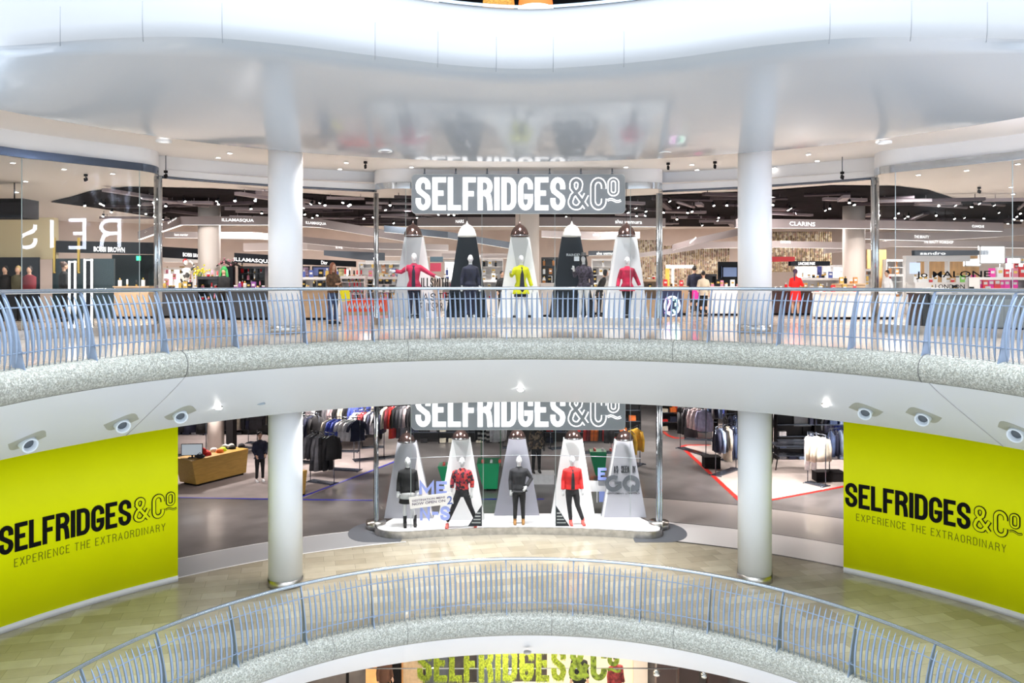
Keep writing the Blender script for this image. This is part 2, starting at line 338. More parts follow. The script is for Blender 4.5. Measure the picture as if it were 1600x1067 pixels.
def station(i):
    s = -1+2*i/NS; X1 = .35+s*10.3; a = RT(10.15, s*80); return Vector((X1, cspline(c1, X1), 0)), a
vs = []; vt = []
prof_u = [0, .03, .07, .12, .2, .32, .46, .6, .74, .87, .95, 1]
for i in range(NS+1):
    a, b = station(i)
    zz = lambda u: 3.98-.93*(1-(1-u)**1.25)
    col = [(a.x, a.y, 5.16), (a.x, a.y, 4.62), (a.x, a.y, 4.30)]
    for k, ang in enumerate((25, 50, 72)):                     # rounded bend at the foot of the fascia
        r = .26; q = math.radians(ang); d = (b-a); d.normalize()
        col.append((a.x+d.x*r*(1-math.cos(q)), a.y+d.y*r*(1-math.cos(q)), 4.25-r*math.sin(q)))
    for u in prof_u[2:]:
        p = a.lerp(b, u); col.append((p.x, p.y, zz(u)))
    vt.append(col)
L = len(vt[0]); K = 4
m = MB(); m.add([p for c in vt for p in c[:K+1]], [(i*(K+1)+k, (i+1)*(K+1)+k, (i+1)*(K+1)+k+1, i*(K+1)+k+1) for i in range(NS) for k in range(K)], 0, True)
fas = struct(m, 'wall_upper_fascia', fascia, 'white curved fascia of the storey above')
# thin open joints of the fascia sheets
for px in (102, 222, 345, 590, 682, 777, 873, 970, 1308, 1430, 1545):
    i = min(range(NS+1), key=lambda k: abs(800+F*vt[k][0][0]/vt[k][0][1]-px)); c = vt[i]
    j = MB(); j.tube([(p[0], p[1]-.002, p[2]) for p in c[1:6]], .005, 4); j.build('joint', mat('joint_grey', (.22, .245, .28), .7), fas)
m = MB(); w = L-K; m.add([p for c in vt for p in c[K:]], [(i*w+k, (i+1)*w+k, (i+1)*w+k+1, i*w+k+1) for i in range(NS) for k in range(w-1)], 0, True)
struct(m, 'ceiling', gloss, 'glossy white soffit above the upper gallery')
# cap of the storey above, its floor and its dark ceiling
m = MB(); cap = [(c[0][0], c[0][1]) for c in vt]
m.add([(x, y-.03, z) for x, y in cap for z in (5.16, 5.22)]+[(x, y+.12, 5.22) for x, y in cap],
      [(2*i, 2*i+2, 2*i+3, 2*i+1) for i in range(NS)]+[(2*i+1, 2*i+3, 2*(NS+1)+i+1, 2*(NS+1)+i) for i in range(NS)], 0)
struct(m, 'trim_1', mat('cap_blue_grey', (.35, .45, .58), .4), 'blue grey cap along the fascia top')
m = MB(); m.add([(x, y, 5.1) for x, y in cap]+[(x*2.4, 48, 5.1) for x, y in cap], [(i, i+1, NS+2+i, NS+1+i) for i in range(NS)]); struct(m, 'floor', creamfloor, 'floor of the storey above')
struct(MB().box((0, 35, 9.6), (60, 34, .1)), 'ceiling', mat('night_blue_ceiling', (.012, .017, .03), .7), 'dark ceiling of the storey above')
struct(MB().box((0, 34, 7.3), (60, .2, 4.6)), 'wall_back_upper', blackm, 'dark back wall of the storey above')
# ceiling of the upper walkway and inner shop ceilings
m = MB().ring([(10.15, 3.05), (10.17, 3.2), (12.4, 3.22), (14.6, 3.25)], -82, 82, 84)
struct(m, 'ceiling', warm_white, 'matt white ceiling over the upper walkway')
m = MB().ring([(9.0, 3.4), (14.6, 3.3)], 80, 118, 16); m.ring([(9.0, 3.4), (14.6, 3.3)], -118, -80, 16); struct(m, 'ceiling', warm_white, 'matt ceiling at the ends of the walkway')
struct(MB().ring([(14.0, 2.9), (42, 2.9)], -80, 80, 64), 'ceiling', warm_white, 'white ceiling of the beauty hall')
near = [(80, 316), (110, 309), (140, 300), (200, 293), (330, 296), (470, 303), (590, 311), (820, 315), (1030, 306), (1180, 300), (1300, 291), (1400, 292), (1450, 298), (1490, 311), (1600, 316), (1720, 320)]
far = [(1720, 352), (1200, 354), (800, 354), (400, 352), (240, 339), (150, 325)]
poly = [(U(x, y, 2.86).x, U(x, y, 2.86).y) for x, y in near+far]
struct(MB().prism(poly, 2.86, 2.885), 'ceiling', darkc, 'dark open service ceiling of the beauty hall')
# soffits under both galleries
def soffit(fl, Re, ze, lab):
    m = MB(); n = 96
    for k in range(n+1):
        t = -TA+2*TA*k/n; re = Re(t)
        for j in range(9):
            u = j/8; r = 7.40+(re-7.40)*u; z = fl-.47+(ze+.47)*(u**.93); m.v.append(tuple(RT(r, t, z)))
    for k in range(n):
        for j in range(8): m.f.append((k*9+j, (k+1)*9+j, (k+1)*9+j+1, k*9+j+1)); m.m.append(0); m.sm.append(True)
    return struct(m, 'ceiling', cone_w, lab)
reA = lambda t: 10.1-.45*min(1, abs(t)/60)**2+(.15 if t > 40 else 0)*min(1, (t-40)/20)
ZA = -3.05-FA; ZB = -9.05-FB
sofA = soffit(FA, reA, ZA, 'white sloping soffit under the upper gallery')
sofB = soffit(FB, lambda t: 9.25, ZB, 'white sloping soffit under the lower gallery')
def cone_pt(px, py):                         # where a pixel ray meets the upper gallery soffit
    best = None
    for k in range(-100, 101):
        t = k*.9; re = reA(t)
        for j in range(41):
            u = j/40; p = RT(7.4+(re-7.4)*u, t, FA-.47+(ZA+.47)*(u**.93))
            if p.y < 3: continue
            e = math.hypot(800+F*p.x/p.y-px, HZ-F*p.z/p.y-py)
            if best is None or e < best[0]: best = (e, p, t)
    return best[1], best[2]
def ceil_from(Re, ze):
    m = MB(); n = 96
    for k in range(n+1):
        t = -TA+2*TA*k/n; m.v += [tuple(RT(Re(t)+.001, t, ze)), tuple(RT(Re(t)+.35, t, ze+.05)), tuple(RT(42, t, ze+.05))]
    m.f = [(3*k+j, 3*k+j+1, 3*k+j+4, 3*k+j+3) for k in range(n) for j in (0, 1)]; m.m = [0]*len(m.f); m.sm = [False]*len(m.f); return m
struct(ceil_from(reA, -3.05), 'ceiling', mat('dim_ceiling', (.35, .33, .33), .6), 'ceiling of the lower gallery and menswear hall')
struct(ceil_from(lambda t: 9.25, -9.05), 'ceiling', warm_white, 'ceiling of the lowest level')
# back walls
struct(MB().ring([(36, FA), (36, 2.95)], -78, 78, 48), 'wall_back_beauty_hall', mat('blush_wall', (.62, .52, .47), .6, noise=.06, nscale=.7), 'pale back wall of the beauty hall')
struct(MB().ring([(38, FB), (38, -3.0)], -78, 78, 48), 'wall_back_menswear', mat('dark_taupe_wall', (.075, .062, .06), .7, noise=.3, nscale=.5), 'dark back wall of the menswear hall')
struct(MB().ring([(17, FC), (17, -9)], -78, 78, 48), 'wall_back_ground', mat('ground_wall', (.10, .085, .08), .6, noise=.4, nscale=.8), 'back wall of the lowest level')
# terrazzo edges
bull = [(7.64, 0), (7.52, 0), (7.44, -.025), (7.37, -.08), (7.325, -.16), (7.31, -.25), (7.32, -.34), (7.35, -.41), (7.40, -.47), (7.5, -.48)]
for fl, lab in ((FA, 'speckled terrazzo edge of the upper gallery'), (FB, 'speckled terrazzo edge of the lower gallery')):
    e = struct(MB().ring([(r, fl+z+.004) for r, z in bull], -TA, TA, 128), 'trim_2' if fl == FA else 'trim_3', terr, lab)
    for px in ((205, 637, 1052, 1451) if fl == FA else (636, 862, 1053, 520, 1330)):
        t = ANG(px, 7.4) if fl == FB else {205: -57.5, 637: ANG(637, 7.4), 1052: ANG(1052, 7.4), 1451: ANG(1440, 7.4)}[px]
        j = MB(); j.tube([RT(r-.004, t, fl+z+.004) for r, z in bull[1:]], .009 if px in (205, 1451) else .005, 5); j.build('joint', mat('joint_dark', (.10, .10, .10), .7), e)
for px0, px1, dk in ((203, 100, 0), (1452, 1545, 1)):
    t0 = ANG(px0, 7.4) if px0 > 800 else -57.5
    t1 = t0+(2.0 if px0 < 800 else -2.0)
    pts = [RT(7.40+(reA(t1)-7.40)*u-.005, t0+(t1-t0)*u, FA-.47+(ZA+.47)*(u**.93)-.003) for u in [k/10 for k in range(11)]]
    MB().tube(pts, .008, 5).build('joint', mat('joint_soffit', (.38, .38, .40), .6), sofA)
# thresholds and inlaid floor lines
struct(MB().ring([(12.95, FB+.004), (14.4, FB+.004)], -75, -16, 40), 'trim_4', bandL, 'grey entrance strip at the left of the menswear hall')
struct(MB().ring([(13.25, FB+.004), (15.1, FB+.004)], 16, 75, 40), 'trim_5', bandR, 'pale entrance strip at the right of the menswear hall')
struct(MB().ring([(15.1, FB+.003), (17.8, FB+.003)], 13, 75, 40), 'trim_6', mat('taupe_strip', (.27, .25, .24), .3, coat=.2), 'taupe floor strip at the right of the menswear hall')
def inlay(name, pts, wd, m_, lab, z=FB+.008):
    mb = MB(); Q = [Vector((p[0], p[1])) for p in pts]; stroke(mb, Q, wd, lambda u, v, d: (u, v, z+d), -.002, .001); return struct(mb, name, m_, lab)
wl = mat('white_inlay', (.8, .8, .8), .4); bl = mat('black_inlay', (.015, .015, .015), .4)
blue = mat('blue_inlay', (.02, .025, .35), .35); red = mat('red_inlay', (.50, .012, .008), .35)
inlay('trim_7', arcpts(12.93, -75, -15, 30), .06, wl, 'white inlaid line along the left entrance')
inlay('trim_8', arcpts(14.4, -75, -17, 30), .03, wl, 'thin pale line inside the left entrance')
inlay('trim_9', arcpts(13.23, 15, 75, 30), .06, bl, 'black inlaid line along the right entrance')
inlay('trim_10', arcpts(15.1, 15, 75, 30), .035, bl, 'thin black line inside the right entrance')
inlay('trim_11', arcpts(17.8, 12, 75, 30), .03, bl, 'thin black line deep in the right entrance')
def ul(l): return [U(x, y, FB) for x, y in l]
inlay('trim_12', ul([(200, 776), (420, 780), (582, 782)]), .10, blue, 'blue inlaid floor line behind the left column')
inlay('trim_13', ul([(465, 779), (582, 735), (640, 712)]), .10, blue, 'blue inlaid floor line running diagonally')
inlay('trim_14', ul([(1160, 786), (1065, 698), (1073, 695.5), (1110, 695.5)]), .16, red, 'red inlaid floor line bending towards the racks')
inlay('trim_15', ul([(1030, 668), (1043, 680), (1055, 684.5), (1110, 685.5)]), .16, red, 'short red inlaid line further back')
inlay('trim_16', ul([(1190, 784), (1330, 758)]), .14, red, 'red inlaid line behind the right column')
inlay('trim_17', ul([(740, 780), (850, 780)]), .1, blue, 'blue inlaid line behind the shop window')
for lab, pts, c_ in (('light carpet zone beyond the red line', [(1160, 786), (1068, 699), (1075, 695), (1112, 695), (1112, 662), (1345, 662), (1345, 756), (1190, 784)], (.27, .235, .22)), ('brownish carpet zone beyond the blue line', [(190, 776), (472, 779), (582, 735), (640, 712), (640, 665), (190, 665)], (.20, .17, .165))):
    pp = [(U(x, y, FB).x, U(x, y, FB).y) for x, y in pts]; struct(MB().prism(pp[::-1], FB-.01, FB+.004), 'floor', mat('carpet_'+str(c_[0]), c_, .7, noise=.1, nscale=2), lab)
# ================================================================ shop front line of the upper gallery
pL0 = PR(247, 14.0); pR0 = PR(1367, 14.0)
LP = Vector((-4.05, 24.8, 0)); RP = Vector((4.37, 24.8, 0))
aL = ANG(205, 12.9); aR = ANG(1408, 12.9)
def bez(p0, p1, p2, p3, n=8): return [p0*(1-t)**3+p1*3*t*(1-t)**2+p2*3*t*t*(1-t)+p3*t**3 for t in [i/n for i in range(n+1)]]
dL = (RT(12.9, aL)-RT(12.9, aL-3)).normalized(); dR = (RT(12.9, aR)-RT(12.9, aR+3)).normalized()
leftGlass = arcpts(12.9, -100, aL, 24)[:-1]+bez(RT(12.9, aL), RT(12.9, aL)+dL*.75, pL0+Vector((.25, -.55, 0)), pL0)
rightGlass = bez(pR0, pR0+Vector((-.25, -.55, 0)), RT(12.9, aR)+dR*.75, RT(12.9, aR))+arcpts(12.9, aR, 100, 24)[1:]
fL = RT(13.25, -14.6); fR = RT(13.25, 14.6)
bay = bez(LP, LP+Vector((-.12, -.75, 0)), fL+Vector((-.6, -.12, 0)), fL)+arcpts(13.25, -14.6, 14.6, 20)[1:-1]+bez(fR, fR+Vector((.6, -.12, 0)), RP+Vector((.12, -.75, 0)), RP)
tl0 = math.degrees(math.atan2(pL0.x-CX, pL0.y-CY)); tlp = math.degrees(math.atan2(LP.x-CX, LP.y-CY)); trp = math.degrees(math.atan2(RP.x-CX, RP.y-CY)); tr0 = math.degrees(math.atan2(pR0.x-CX, pR0.y-CY))
openL = [RT(14.0+.4*i/12, tl0+(tlp-tl0)*i/12) for i in range(13)]; openR = [RT(14.4-.4*i/12, trp+(tr0-trp)*i/12) for i in range(13)]
front = leftGlass+openL[1:]+bay[1:]+openR[1:]+rightGlass[1:]
m = strip(MB(), front, 2.7, 3.26); struct(m, 'wall_shopfront_head', mat('bulkhead_white', (.72, .72, .74), .45), 'pale bulkhead above the upper shop fronts')
for pts, lab in ((openL, 'dark shutter track over the left entrance'), (openR, 'dark shutter track over the right entrance')):
    struct(MB().tube([(p.x, p.y, 2.69) for p in pts], .035, 6), 'trim_18', darkmetal, lab)
    struct(strip(MB(), [p+(p-Vector((CX, CY, 0))).normalized()*.25 for p in pts], 2.72, 2.92), 'trim_19', warm_white, lab.replace('dark shutter track', 'white inner lip'))
def glassline(name, pts, z0, z1, seams, lab, hz=(), gm=None):
    root = empty(name, pts[0], kind='structure', label=lab, category='window')
    off = Vector(pts[0]); off.z = 0
    q = [Vector(p)-off for p in pts]
    strip(MB(), q, z0, z1, smooth=False).build('glass_pane', gm or pglass, root)
    m = MB(); a = [(p.x, p.y) for p in q]; o2 = []
    c0 = Vector((CX, CY, 0))-off
    inn = [p+(c0-p).normalized()*.05 for p in q]
    strip(m, inn, z1-.02, z1+.16); n = len(q); m.add([(p.x, p.y, z1-.02) for p in q+inn], [(i, i+1, n+i+1, n+i) for i in range(n-1)])
    m.build('head_band', mat('dark_blue_steel', (.10, .13, .19), .2, .9) if name == 'window_1' else chrome, root)
    m = MB(); strip(m, inn, z0-.02, z0+.20); m.add([(p.x, p.y, z0+.20) for p in q+inn], [(i, i+1, n+i+1, n+i) for i in range(n-1)]); m.build('plinth_band', brushed, root)
    for s_ in seams:
        p = s_-off; MB().box((p.x, p.y, (z0+z1)/2), (.014, .014, z1-z0)).build('glass_joint', mat('joint_clear', (.35, .42, .44), .3), root)
    for zz in hz:
        MB().tube([(p.x, p.y, zz) for p in inn[8:-8]], .008, 4).build('glass_joint', mat('joint_light', (.6, .65, .72), .3), root)
    return root
s1 = PR(34, 12.9); s2 = PR(218, 12.9); s0 = RT(12.9, ANG(34, 12.9)-11.5); sx = PR(-330, 12.9) if False else RT(12.9, ANG(34, 12.9)-23)
LG = [sx, s0, s1, s2]+leftGlass[-7:]
glassline('window_1', LG, FA, 2.68, [s1, s2, s0], 'tall shop window at the left of the upper gallery', gm=pglass2)
q1 = PR(1399, 12.9); q2 = PR(1582, 12.9)
RG = rightGlass[:7]+[q1, q2, RT(12.9, ANG(1582, 12.9)+11.5), RT(12.9, ANG(1582, 12.9)+23)]
winR = glassline('window_2', RG, FA, 2.68, [q1, q2], 'tall shop window at the right of the upper gallery', gm=pglass2)
glassline('window_3', bay, FA, 2.68, [PR(x, 13.25) for x in (634, 753, 867, 985)], 'curved display window of the upper floor')
glassline('window_4', bay, FB, -3.0, [PR(x, 13.25) for x in (642, 755, 868, 985)], 'curved display window of the lower floor', (-5.05,))
for lv, z0, z1 in (('upper', FA, 2.68), ('lower', FB, -3.0)):
    for p, sd in ((LP, 'left'), (RP, 'right')):
        o = MB().tube([(0, 0, 0), (0, 0, .06), (0, 0, z1-z0-.05)], [.085, .075, .075], 16).build('steel_post', chrome, None, (p.x, p.y, z0))
        tag(o, f'polished steel post at the {sd} end of the {lv} display window', 'post')
        if lv == 'lower': MB().tube([(0, 0, .0), (0, 0, .22)], [.3, .3], 20).build('base_collar', brushed, o)
for p, sd in ((pL0, 'left'), (pR0, 'right')):
    o = MB().tube([(0, 0, 0), (0, 0, 3.95)], .10, 16).build('steel_post', chrome, None, (p.x, p.y, FA))
    tag(o, f'thick polished steel post where the upper {sd} shop window ends', 'post')
# dark rounded floor mats round the lower posts
for p, sd in ((LP, 'left'), (RP, 'right')):
    s = -1 if sd == 'left' else 1
    poly = [(p.x+s*(.75*math.cos(a)), p.y-.35+1.0*math.sin(a)) for a in [math.radians(-90+180*k/16) for k in range(17)]]+[(p.x-s*.9, p.y+.5), (p.x-s*.9, p.y-1.35)]
    o = MB().prism(poly, FB, FB+.012).build('floor_mat', mat('slate_mat', (.10, .11, .13), .5)); tag(o, f'dark rounded floor mat round the {sd} post of the lower window', 'mat')
# raised white display floors inside the windows
inside = [(p.x, p.y+.07) for p in bay[2:-2]]
for z0, lv in ((FA, 'upper'), (FB, 'lower')):
    m = MB().prism([(x*.985+.003, y) for x, y in inside]+[(3.7, 25.85), (-3.4, 25.85)], z0, z0+.15)
    tag(m.build('display_platform', mat('platform_white', (.85, .85, .86), .35)), f'white raised platform inside the {lv} display window', 'platform')
# ================================================================ columns
for lv, z0, h in (('upper', FA, 4.5), ('lower', FB, 4.4)):
    for (x, y, sd) in ((-5.50, 20.2, 'left'), (5.98, 20.5, 'right')):
        c = MB().tube([(0, 0, .18), (0, 0, h)], .405, 40).build('column', colm, None, (x, y, z0)); tag(c, f'round white column on the {lv} gallery, {sd} one of the pair', 'column')
        MB().tube([(0, 0, 0), (0, 0, .19)], .42, 40).build('base_ring', brushed, c)
for (px, D, lab) in ((327, 31, 'pale round column behind the left entrance of the beauty hall'), (1334, 31.5, 'pale round column behind the right entrance of the beauty hall'), (824, 28.0, 'pale round column behind the upper display window')):
    c = MB().tube([(0, 0, 0), (0, 0, 4.12)], .40, 28).build('column', mat('blush_column', (.82, .74, .68), .5), None, ((px-800)*D/F, D, FA)); tag(c, lab, 'column')
p = U(337, 716, FB); c = MB().tube([(0, 0, 0), (0, 0, 4.3)], .34, 28).build('column', mat('blush_column', (.6, .5, .45), .5), None, p); tag(c, 'pale round column behind the wooden table', 'column')
# ================================================================ yellow hoardings
def arcfn(R, t0, z0):
    return lambda u, v, d: RT(R-d, t0+math.degrees(u/R), z0+v)
for sd, R, a0, a1, lt0, lt1, lz, st0, st1, sz in (('left', 12.72, -100, ANG(278, 12.72), -2, 276, -5.72, 22, 258, -6.04), ('right', 12.85, ANG(1318, 12.85), 100, 1321, 1598, -5.66, 1338, 1572, -5.98)):
    root = empty('hoarding', RT(R, (a0+a1)/2, FB)); M = Matrix.Translation(-root.location)
    tag(root, f'lime yellow hoarding with black lettering at the {sd} of the lower gallery', 'hoarding')
    fnw = lambda f: (lambda u, v, d: f(u, v, d)-root.location)
    def shift(mb): mb.v = [tuple(Vector(v)-root.location) for v in mb.v]; return mb
    shift(MB().ring([(R+.12, FB+.13), (R, FB+.13), (R, -3.04), (R+.12, -3.04)], a0, a1, 40, closed=True)).build('panel', yellow, root)
    e = a1 if sd == 'left' else a0
    mb = MB(); mb.add([RT(R+k, e, z) for k in (0, .12) for z in (FB+.13, -3.0)], [(0, 1, 3, 2)]); shift(mb).build('panel_edge', mat('lime_edge', (.5, .6, .02), .5), root)
    shift(MB().ring([(R+.12, FB), (R-.02, FB), (R-.02, FB+.14), (R+.12, FB+.14)], a0, a1, 40, closed=True)).build('baseboard', mat('white_board', (.75, .75, .77), .5), root)
    wd = math.radians(ANG(lt1, R)-ANG(lt0, R))*R
    logo(wd, .60, fnw(arcfn(R, ANG(lt0, R), lz)), ink, ink, yellow, root)
    wd = math.radians(ANG(st1, R)-ANG(st0, R))*R; T_ = 'EXPERIENCE THE EXTRAORDINARY'
    hh = .175; ww = .012; gp = .045; gw = .13; gw += (wd-words_w(T_, hh, gw, ww, gp))/sum(G[c][0] for c in T_ if c != ' ')
    xx = 0
    for wd_ in T_.split():
        mb = MB(); xx = words(mb, wd_, xx, 0, hh, gw, ww, gp, fnw(arcfn(R, ANG(st0, R), sz)), 0, .012)+hh*.4; mb.build('tagline', olive, root)
# ================================================================ railings
T0 = -3.6; ST = 11.25
def bal_mesh():
    m = MB(); cl = [(.0, -.03, .004), (-.012, .12, .016), (-.018, .26, .021), (-.012, .42, .024), (.012, .58, .024), (.055, .74, .021), (.105, .87, .017), (.16, .98, .011), (.19, 1.03, .003)]
    m.tube([(0, d, z) for d, z, r in cl], [(r*1.0, r*1.2) for d, z, r in cl], 6); me = m.build('baluster', railm); d = me.data; bpy.data.objects.remove(me); return d
def post_mesh():
    front_ = [(.255, 1.06), (.20, .95), (.13, .78), (.06, .56), (.01, .36), (-.03, .12), (-.085, -.08), (-.135, -.22), (-.15, -.33)]
    back_ = [(-.125, -.25), (-.07, -.10), (.0, .0), (.13, .01), (.15, .10), (.15, .30), (.165, .5), (.20, .72), (.25, .92), (.30, 1.06)]
    m = MB().prism([(0, 0)], 0, 0) if False else MB(); pl = front_+back_; n = len(pl)
    m.add([(x, d, z) for x in (-.012, .012) for d, z in pl], [tuple(range(n))[::-1], tuple(range(n, 2*n))]+[(i, (i+1) % n, n+(i+1) % n, n+i) for i in range(n)])
    m.tube([(0, .275, 1.02), (0, .275, 1.09)], .018, 8)
    m.box((0, .0, .22), (.06, .12, .03))
    o = m.build('post', railm); d = o.data; bpy.data.objects.remove(o); return d
BALM, POSTM = bal_mesh(), post_mesh()
HS = 96
for fl, lv, vis in ((FA, 'upper', (-84, 78)), (FB, 'lower', (-62, 58))):
    root = empty('railing', (CX, CY, fl)); tag(root, f'blue grey steel railing with curved balusters round the {lv} gallery edge', 'railing')
    def rr(R, z, rad, nm, mt, n=8):
        MB().tube([(R*math.sin(math.radians(t)), R*math.cos(math.radians(t)), z) for t in [-TA+2*TA*i/140 for i in range(141)]], rad, n).build(nm, mt, root)
    rr(7.50+.275, 1.10, .036, 'handrail', handm, 12); rr(7.50+.105, .87, .011, 'upper_rail', railm, 6); rr(7.50-.016, .22, .011, 'lower_rail', railm, 6)
    cand = []
    for k in range(-9, 10):
        t = T0+ST*k
        if -TA < t < TA:
            o = bpy.data.objects.new('post', POSTM); C.objects.link(o); o.parent = root; a = math.radians(t); o.location = (7.50*math.sin(a), 7.50*math.cos(a), 0); o.rotation_euler = (0, 0, -a)
        for j in range(1, 13):
            tt = t+ST*j/13
            if -TA < tt < TA: cand.append(tt)
    seen = sorted([t for t in cand if vis[0] < t < vis[1]], key=lambda t: -abs(t+2))[:100]; rest = [t for t in cand if t not in seen]
    for t in seen:
        o = bpy.data.objects.new('baluster', BALM); C.objects.link(o); o.parent = root; a = math.radians(t); o.location = (7.50*math.sin(a), 7.50*math.cos(a), 0); o.rotation_euler = (0, 0, -a)
    mb = MB(); bv = [v.co.copy() for v in BALM.vertices]; bf = [tuple(p.vertices) for p in BALM.polygons]
    for t in rest:
        a = math.radians(t); M = Matrix.Translation((7.50*math.sin(a), 7.50*math.cos(a), 0)) @ Matrix.Rotation(-a, 4, 'Z'); mb.add([M @ v for v in bv], bf, 0, True)
    mb.build('balusters', railm, root, kind='stuff')
# ================================================================ fittings on the soffit
for i, (px, py) in enumerate([(45, 687), (190, 659), (281, 645.5), (1352, 639), (1441, 650), (1590, 673)]):
    p, t = cone_pt(px, py); q, _ = cone_pt(px, py+5); a = math.radians(t)
    er = Vector((math.sin(a), math.cos(a), 0)); et = Vector((math.cos(a), -math.sin(a), 0)); re = reA(t)
    sl = (er*(re-7.4)+Vector((0, 0, ZA+.47))).normalized(); nn = et.cross(sl); nn = nn if nn.dot(Vector((0, 0, 1))) < 0 else -nn
    sgn = -1 if px < 800 else 1
    root = empty('air_nozzle', p); tag(root, ['leftmost round air nozzle in the left soffit', 'middle round air nozzle in the left soffit beside the joint', 'round air nozzle in the left soffit next to the lit downlight', 'round air nozzle in the right soffit next to the lit downlight', 'middle round air nozzle in the right soffit beside the joint', 'rightmost round air nozzle in the right soffit'][i], 'air nozzle', 'air nozzles in the soffit')
    vs = []; n = 32
    for k in range(n):
        b = 2*PI*k/n; c_, s_ = math.cos(b), math.sin(b); vs.append(et*c_*.36+sl*s_*.36*(1-.8*abs(c_)**1.6)+nn*.008)
    mb = MB(); mb.add(vs+[v-nn*.02 for v in vs], [tuple(range(n))]+[(k, (k+1) % n, n+(k+1) % n, n+k) for k in range(n)], 0, False); mb.build('eye_plate', mat('eye_grey', (.30, .31, .27), .5), root)
    ax = (er*-.86+et*sgn*.25+Vector((0, 0, -.36))).normalized(); e1 = Vector((0, 0, 1)).cross(ax).normalized(); e2 = ax.cross(e1); m1 = 24; mb = MB()
    def ringp(r, h): return [nn*.10+e1*math.cos(2*PI*k/m1)*r+e2*math.sin(2*PI*k/m1)*r+ax*h for k in range(m1)]
    rings = ((.14, -.14), (.135, .02), (.12, .035), (.105, .02), (.085, -.06)); vs = [p_ for r, h in rings for p_ in ringp(r, h)]
    mb.add(vs, [(j*m1+k, j*m1+(k+1) % m1, (j+1)*m1+(k+1) % m1, (j+1)*m1+k) for j in range(4) for k in range(m1)], 0, True); mb.build('nozzle_ring', mat('nozzle_white', (.60, .66, .72), .35), root)
    mb = MB(); mb.add(ringp(.088, -.058), [tuple(range(m1))]); mb.build('nozzle_throat', mat('nozzle_blue_grey', (.05, .065, .08), .4), root)
for (px, py, lab) in [(343, 637, 'lit round downlight in the left soffit beside an air nozzle'), (815, 607.5, 'lit round downlight in the middle of the soffit'), (1288, 632, 'lit round downlight in the right soffit beside an air nozzle')]:
    p, t = cone_pt(px, py); o = MB().tube([(0, 0, 0), (0, 0, -.03)], .075, 16).build('downlight', brushed, None, p+Vector((0, -.01, 0))); tag(o, lab, 'downlight', 'downlights of the soffit')
    MB().ball((0, -.015, -.03), (.075, .07, .04), 12).build('lamp', lampwhite, o)
p, t = cone_pt(405, 630); o = MB().ball((0, 0, 0), (.11, .05, .03), 16).build('ceiling_sensor', mat('sensor_blue', (.3, .36, .42), .4), None, p); tag(o, 'small flush grey disc in the left soffit', 'sensor')
p = Vector(((825-800)*19.0/F, 19.0, -8.25)); o = MB().tube([(0, 0, 0), (0, 0, -.03)], .09, 16).build('downlight', brushed, None, U(824, 1018, -8.60)); tag(o, 'lit round downlight in the soffit under the lower gallery', 'downlight')
MB().ball((0, 0, -.03), (.08, .06, .03), 12).build('lamp', lampwhite, o)
# ceiling fittings, upper walkway
DLM = MB().tube([(0, 0, 0), (0, 0, -.012)], .07, 14, 0).tube([(0, 0, -.010), (0, 0, -.018)], .05, 14, 1)
dl0 = DLM.build('ceiling_downlight', [white, lampwhite]); first = True
for (px, py) in [(341, 246), (359, 239), (541, 254), (531, 264), (643, 261), (978, 261), (1081, 257), (1089, 265), (1263, 241), (1277, 251), (385, 262), (1210, 262)]:
    o = dl0 if first else dup(dl0); first = False; o.location = U(px, py, 3.19); tag(o, 'small lit downlight in the matt ceiling above the upper walkway', 'downlight', 'downlights of the upper walkway ceiling')
for (px, py) in [(20, 254), (100, 264), (176, 271), (40, 283), (26, 300), (56, 340), (48, 347), (1435, 273), (1510, 266), (1590, 256), (1580, 292), (1583, 303), (1500, 318), (130, 345), (105, 352), (200, 352)]:
    o = dup(dl0); o.location = U(px, py, 2.89); tag(o, 'small lit downlight in the ceiling behind the tall shop windows', 'downlight', 'downlights behind the shop windows')
rl = MB().ring([(0, 0)], 0, 1, 1) if False else MB()
n = 20
for (r, z) in ((.17, .0), (.17, -.05), (.12, -.05), (.11, -.02)): rl.v += [(r*math.cos(2*PI*k/n), r*math.sin(2*PI*k/n), z) for k in range(n)]
for j in range(3):
    for k in range(n): rl.f.append((j*n+k, j*n+(k+1) % n, (j+1)*n+(k+1) % n, (j+1)*n+k)); rl.m.append(0); rl.sm.append(True)
rg = rl.build('ring_light', white); MB().tube([(0, 0, -.012), (0, 0, -.022)], .11, 16).build('lamp', softlit, rg)
for i, (px, py, z) in enumerate([(256, 219, 3.22), (424, 222, 3.22), (602, 234, 3.2), (1040, 236, 3.2), (1217, 225, 3.2), (1381, 221, 3.2)]):
    o = rg if i == 0 else dup(rg); o.location = U(px, py, z-.05); tag(o, ['round flush lamp in the glossy soffit, furthest left', 'round flush lamp in the glossy soffit above the left column', 'round flush lamp in the glossy soffit left of the hanging sign', 'round flush lamp in the glossy soffit right of the hanging sign', 'round flush lamp in the glossy soffit above the right column', 'round flush lamp in the glossy soffit, furthest right'][i], 'lamp', 'ring lamps in the glossy soffit')
cm = MB().tube([(0, 0, 0), (0, 0, -.06)], .05, 10).box((0, 0, -.14), (.05, .12, .09), rx=.4).tube([(0, 0, -.05), (0, 0, -.1)], .012, 6)
cam0 = cm.build('ceiling_camera', blackm)
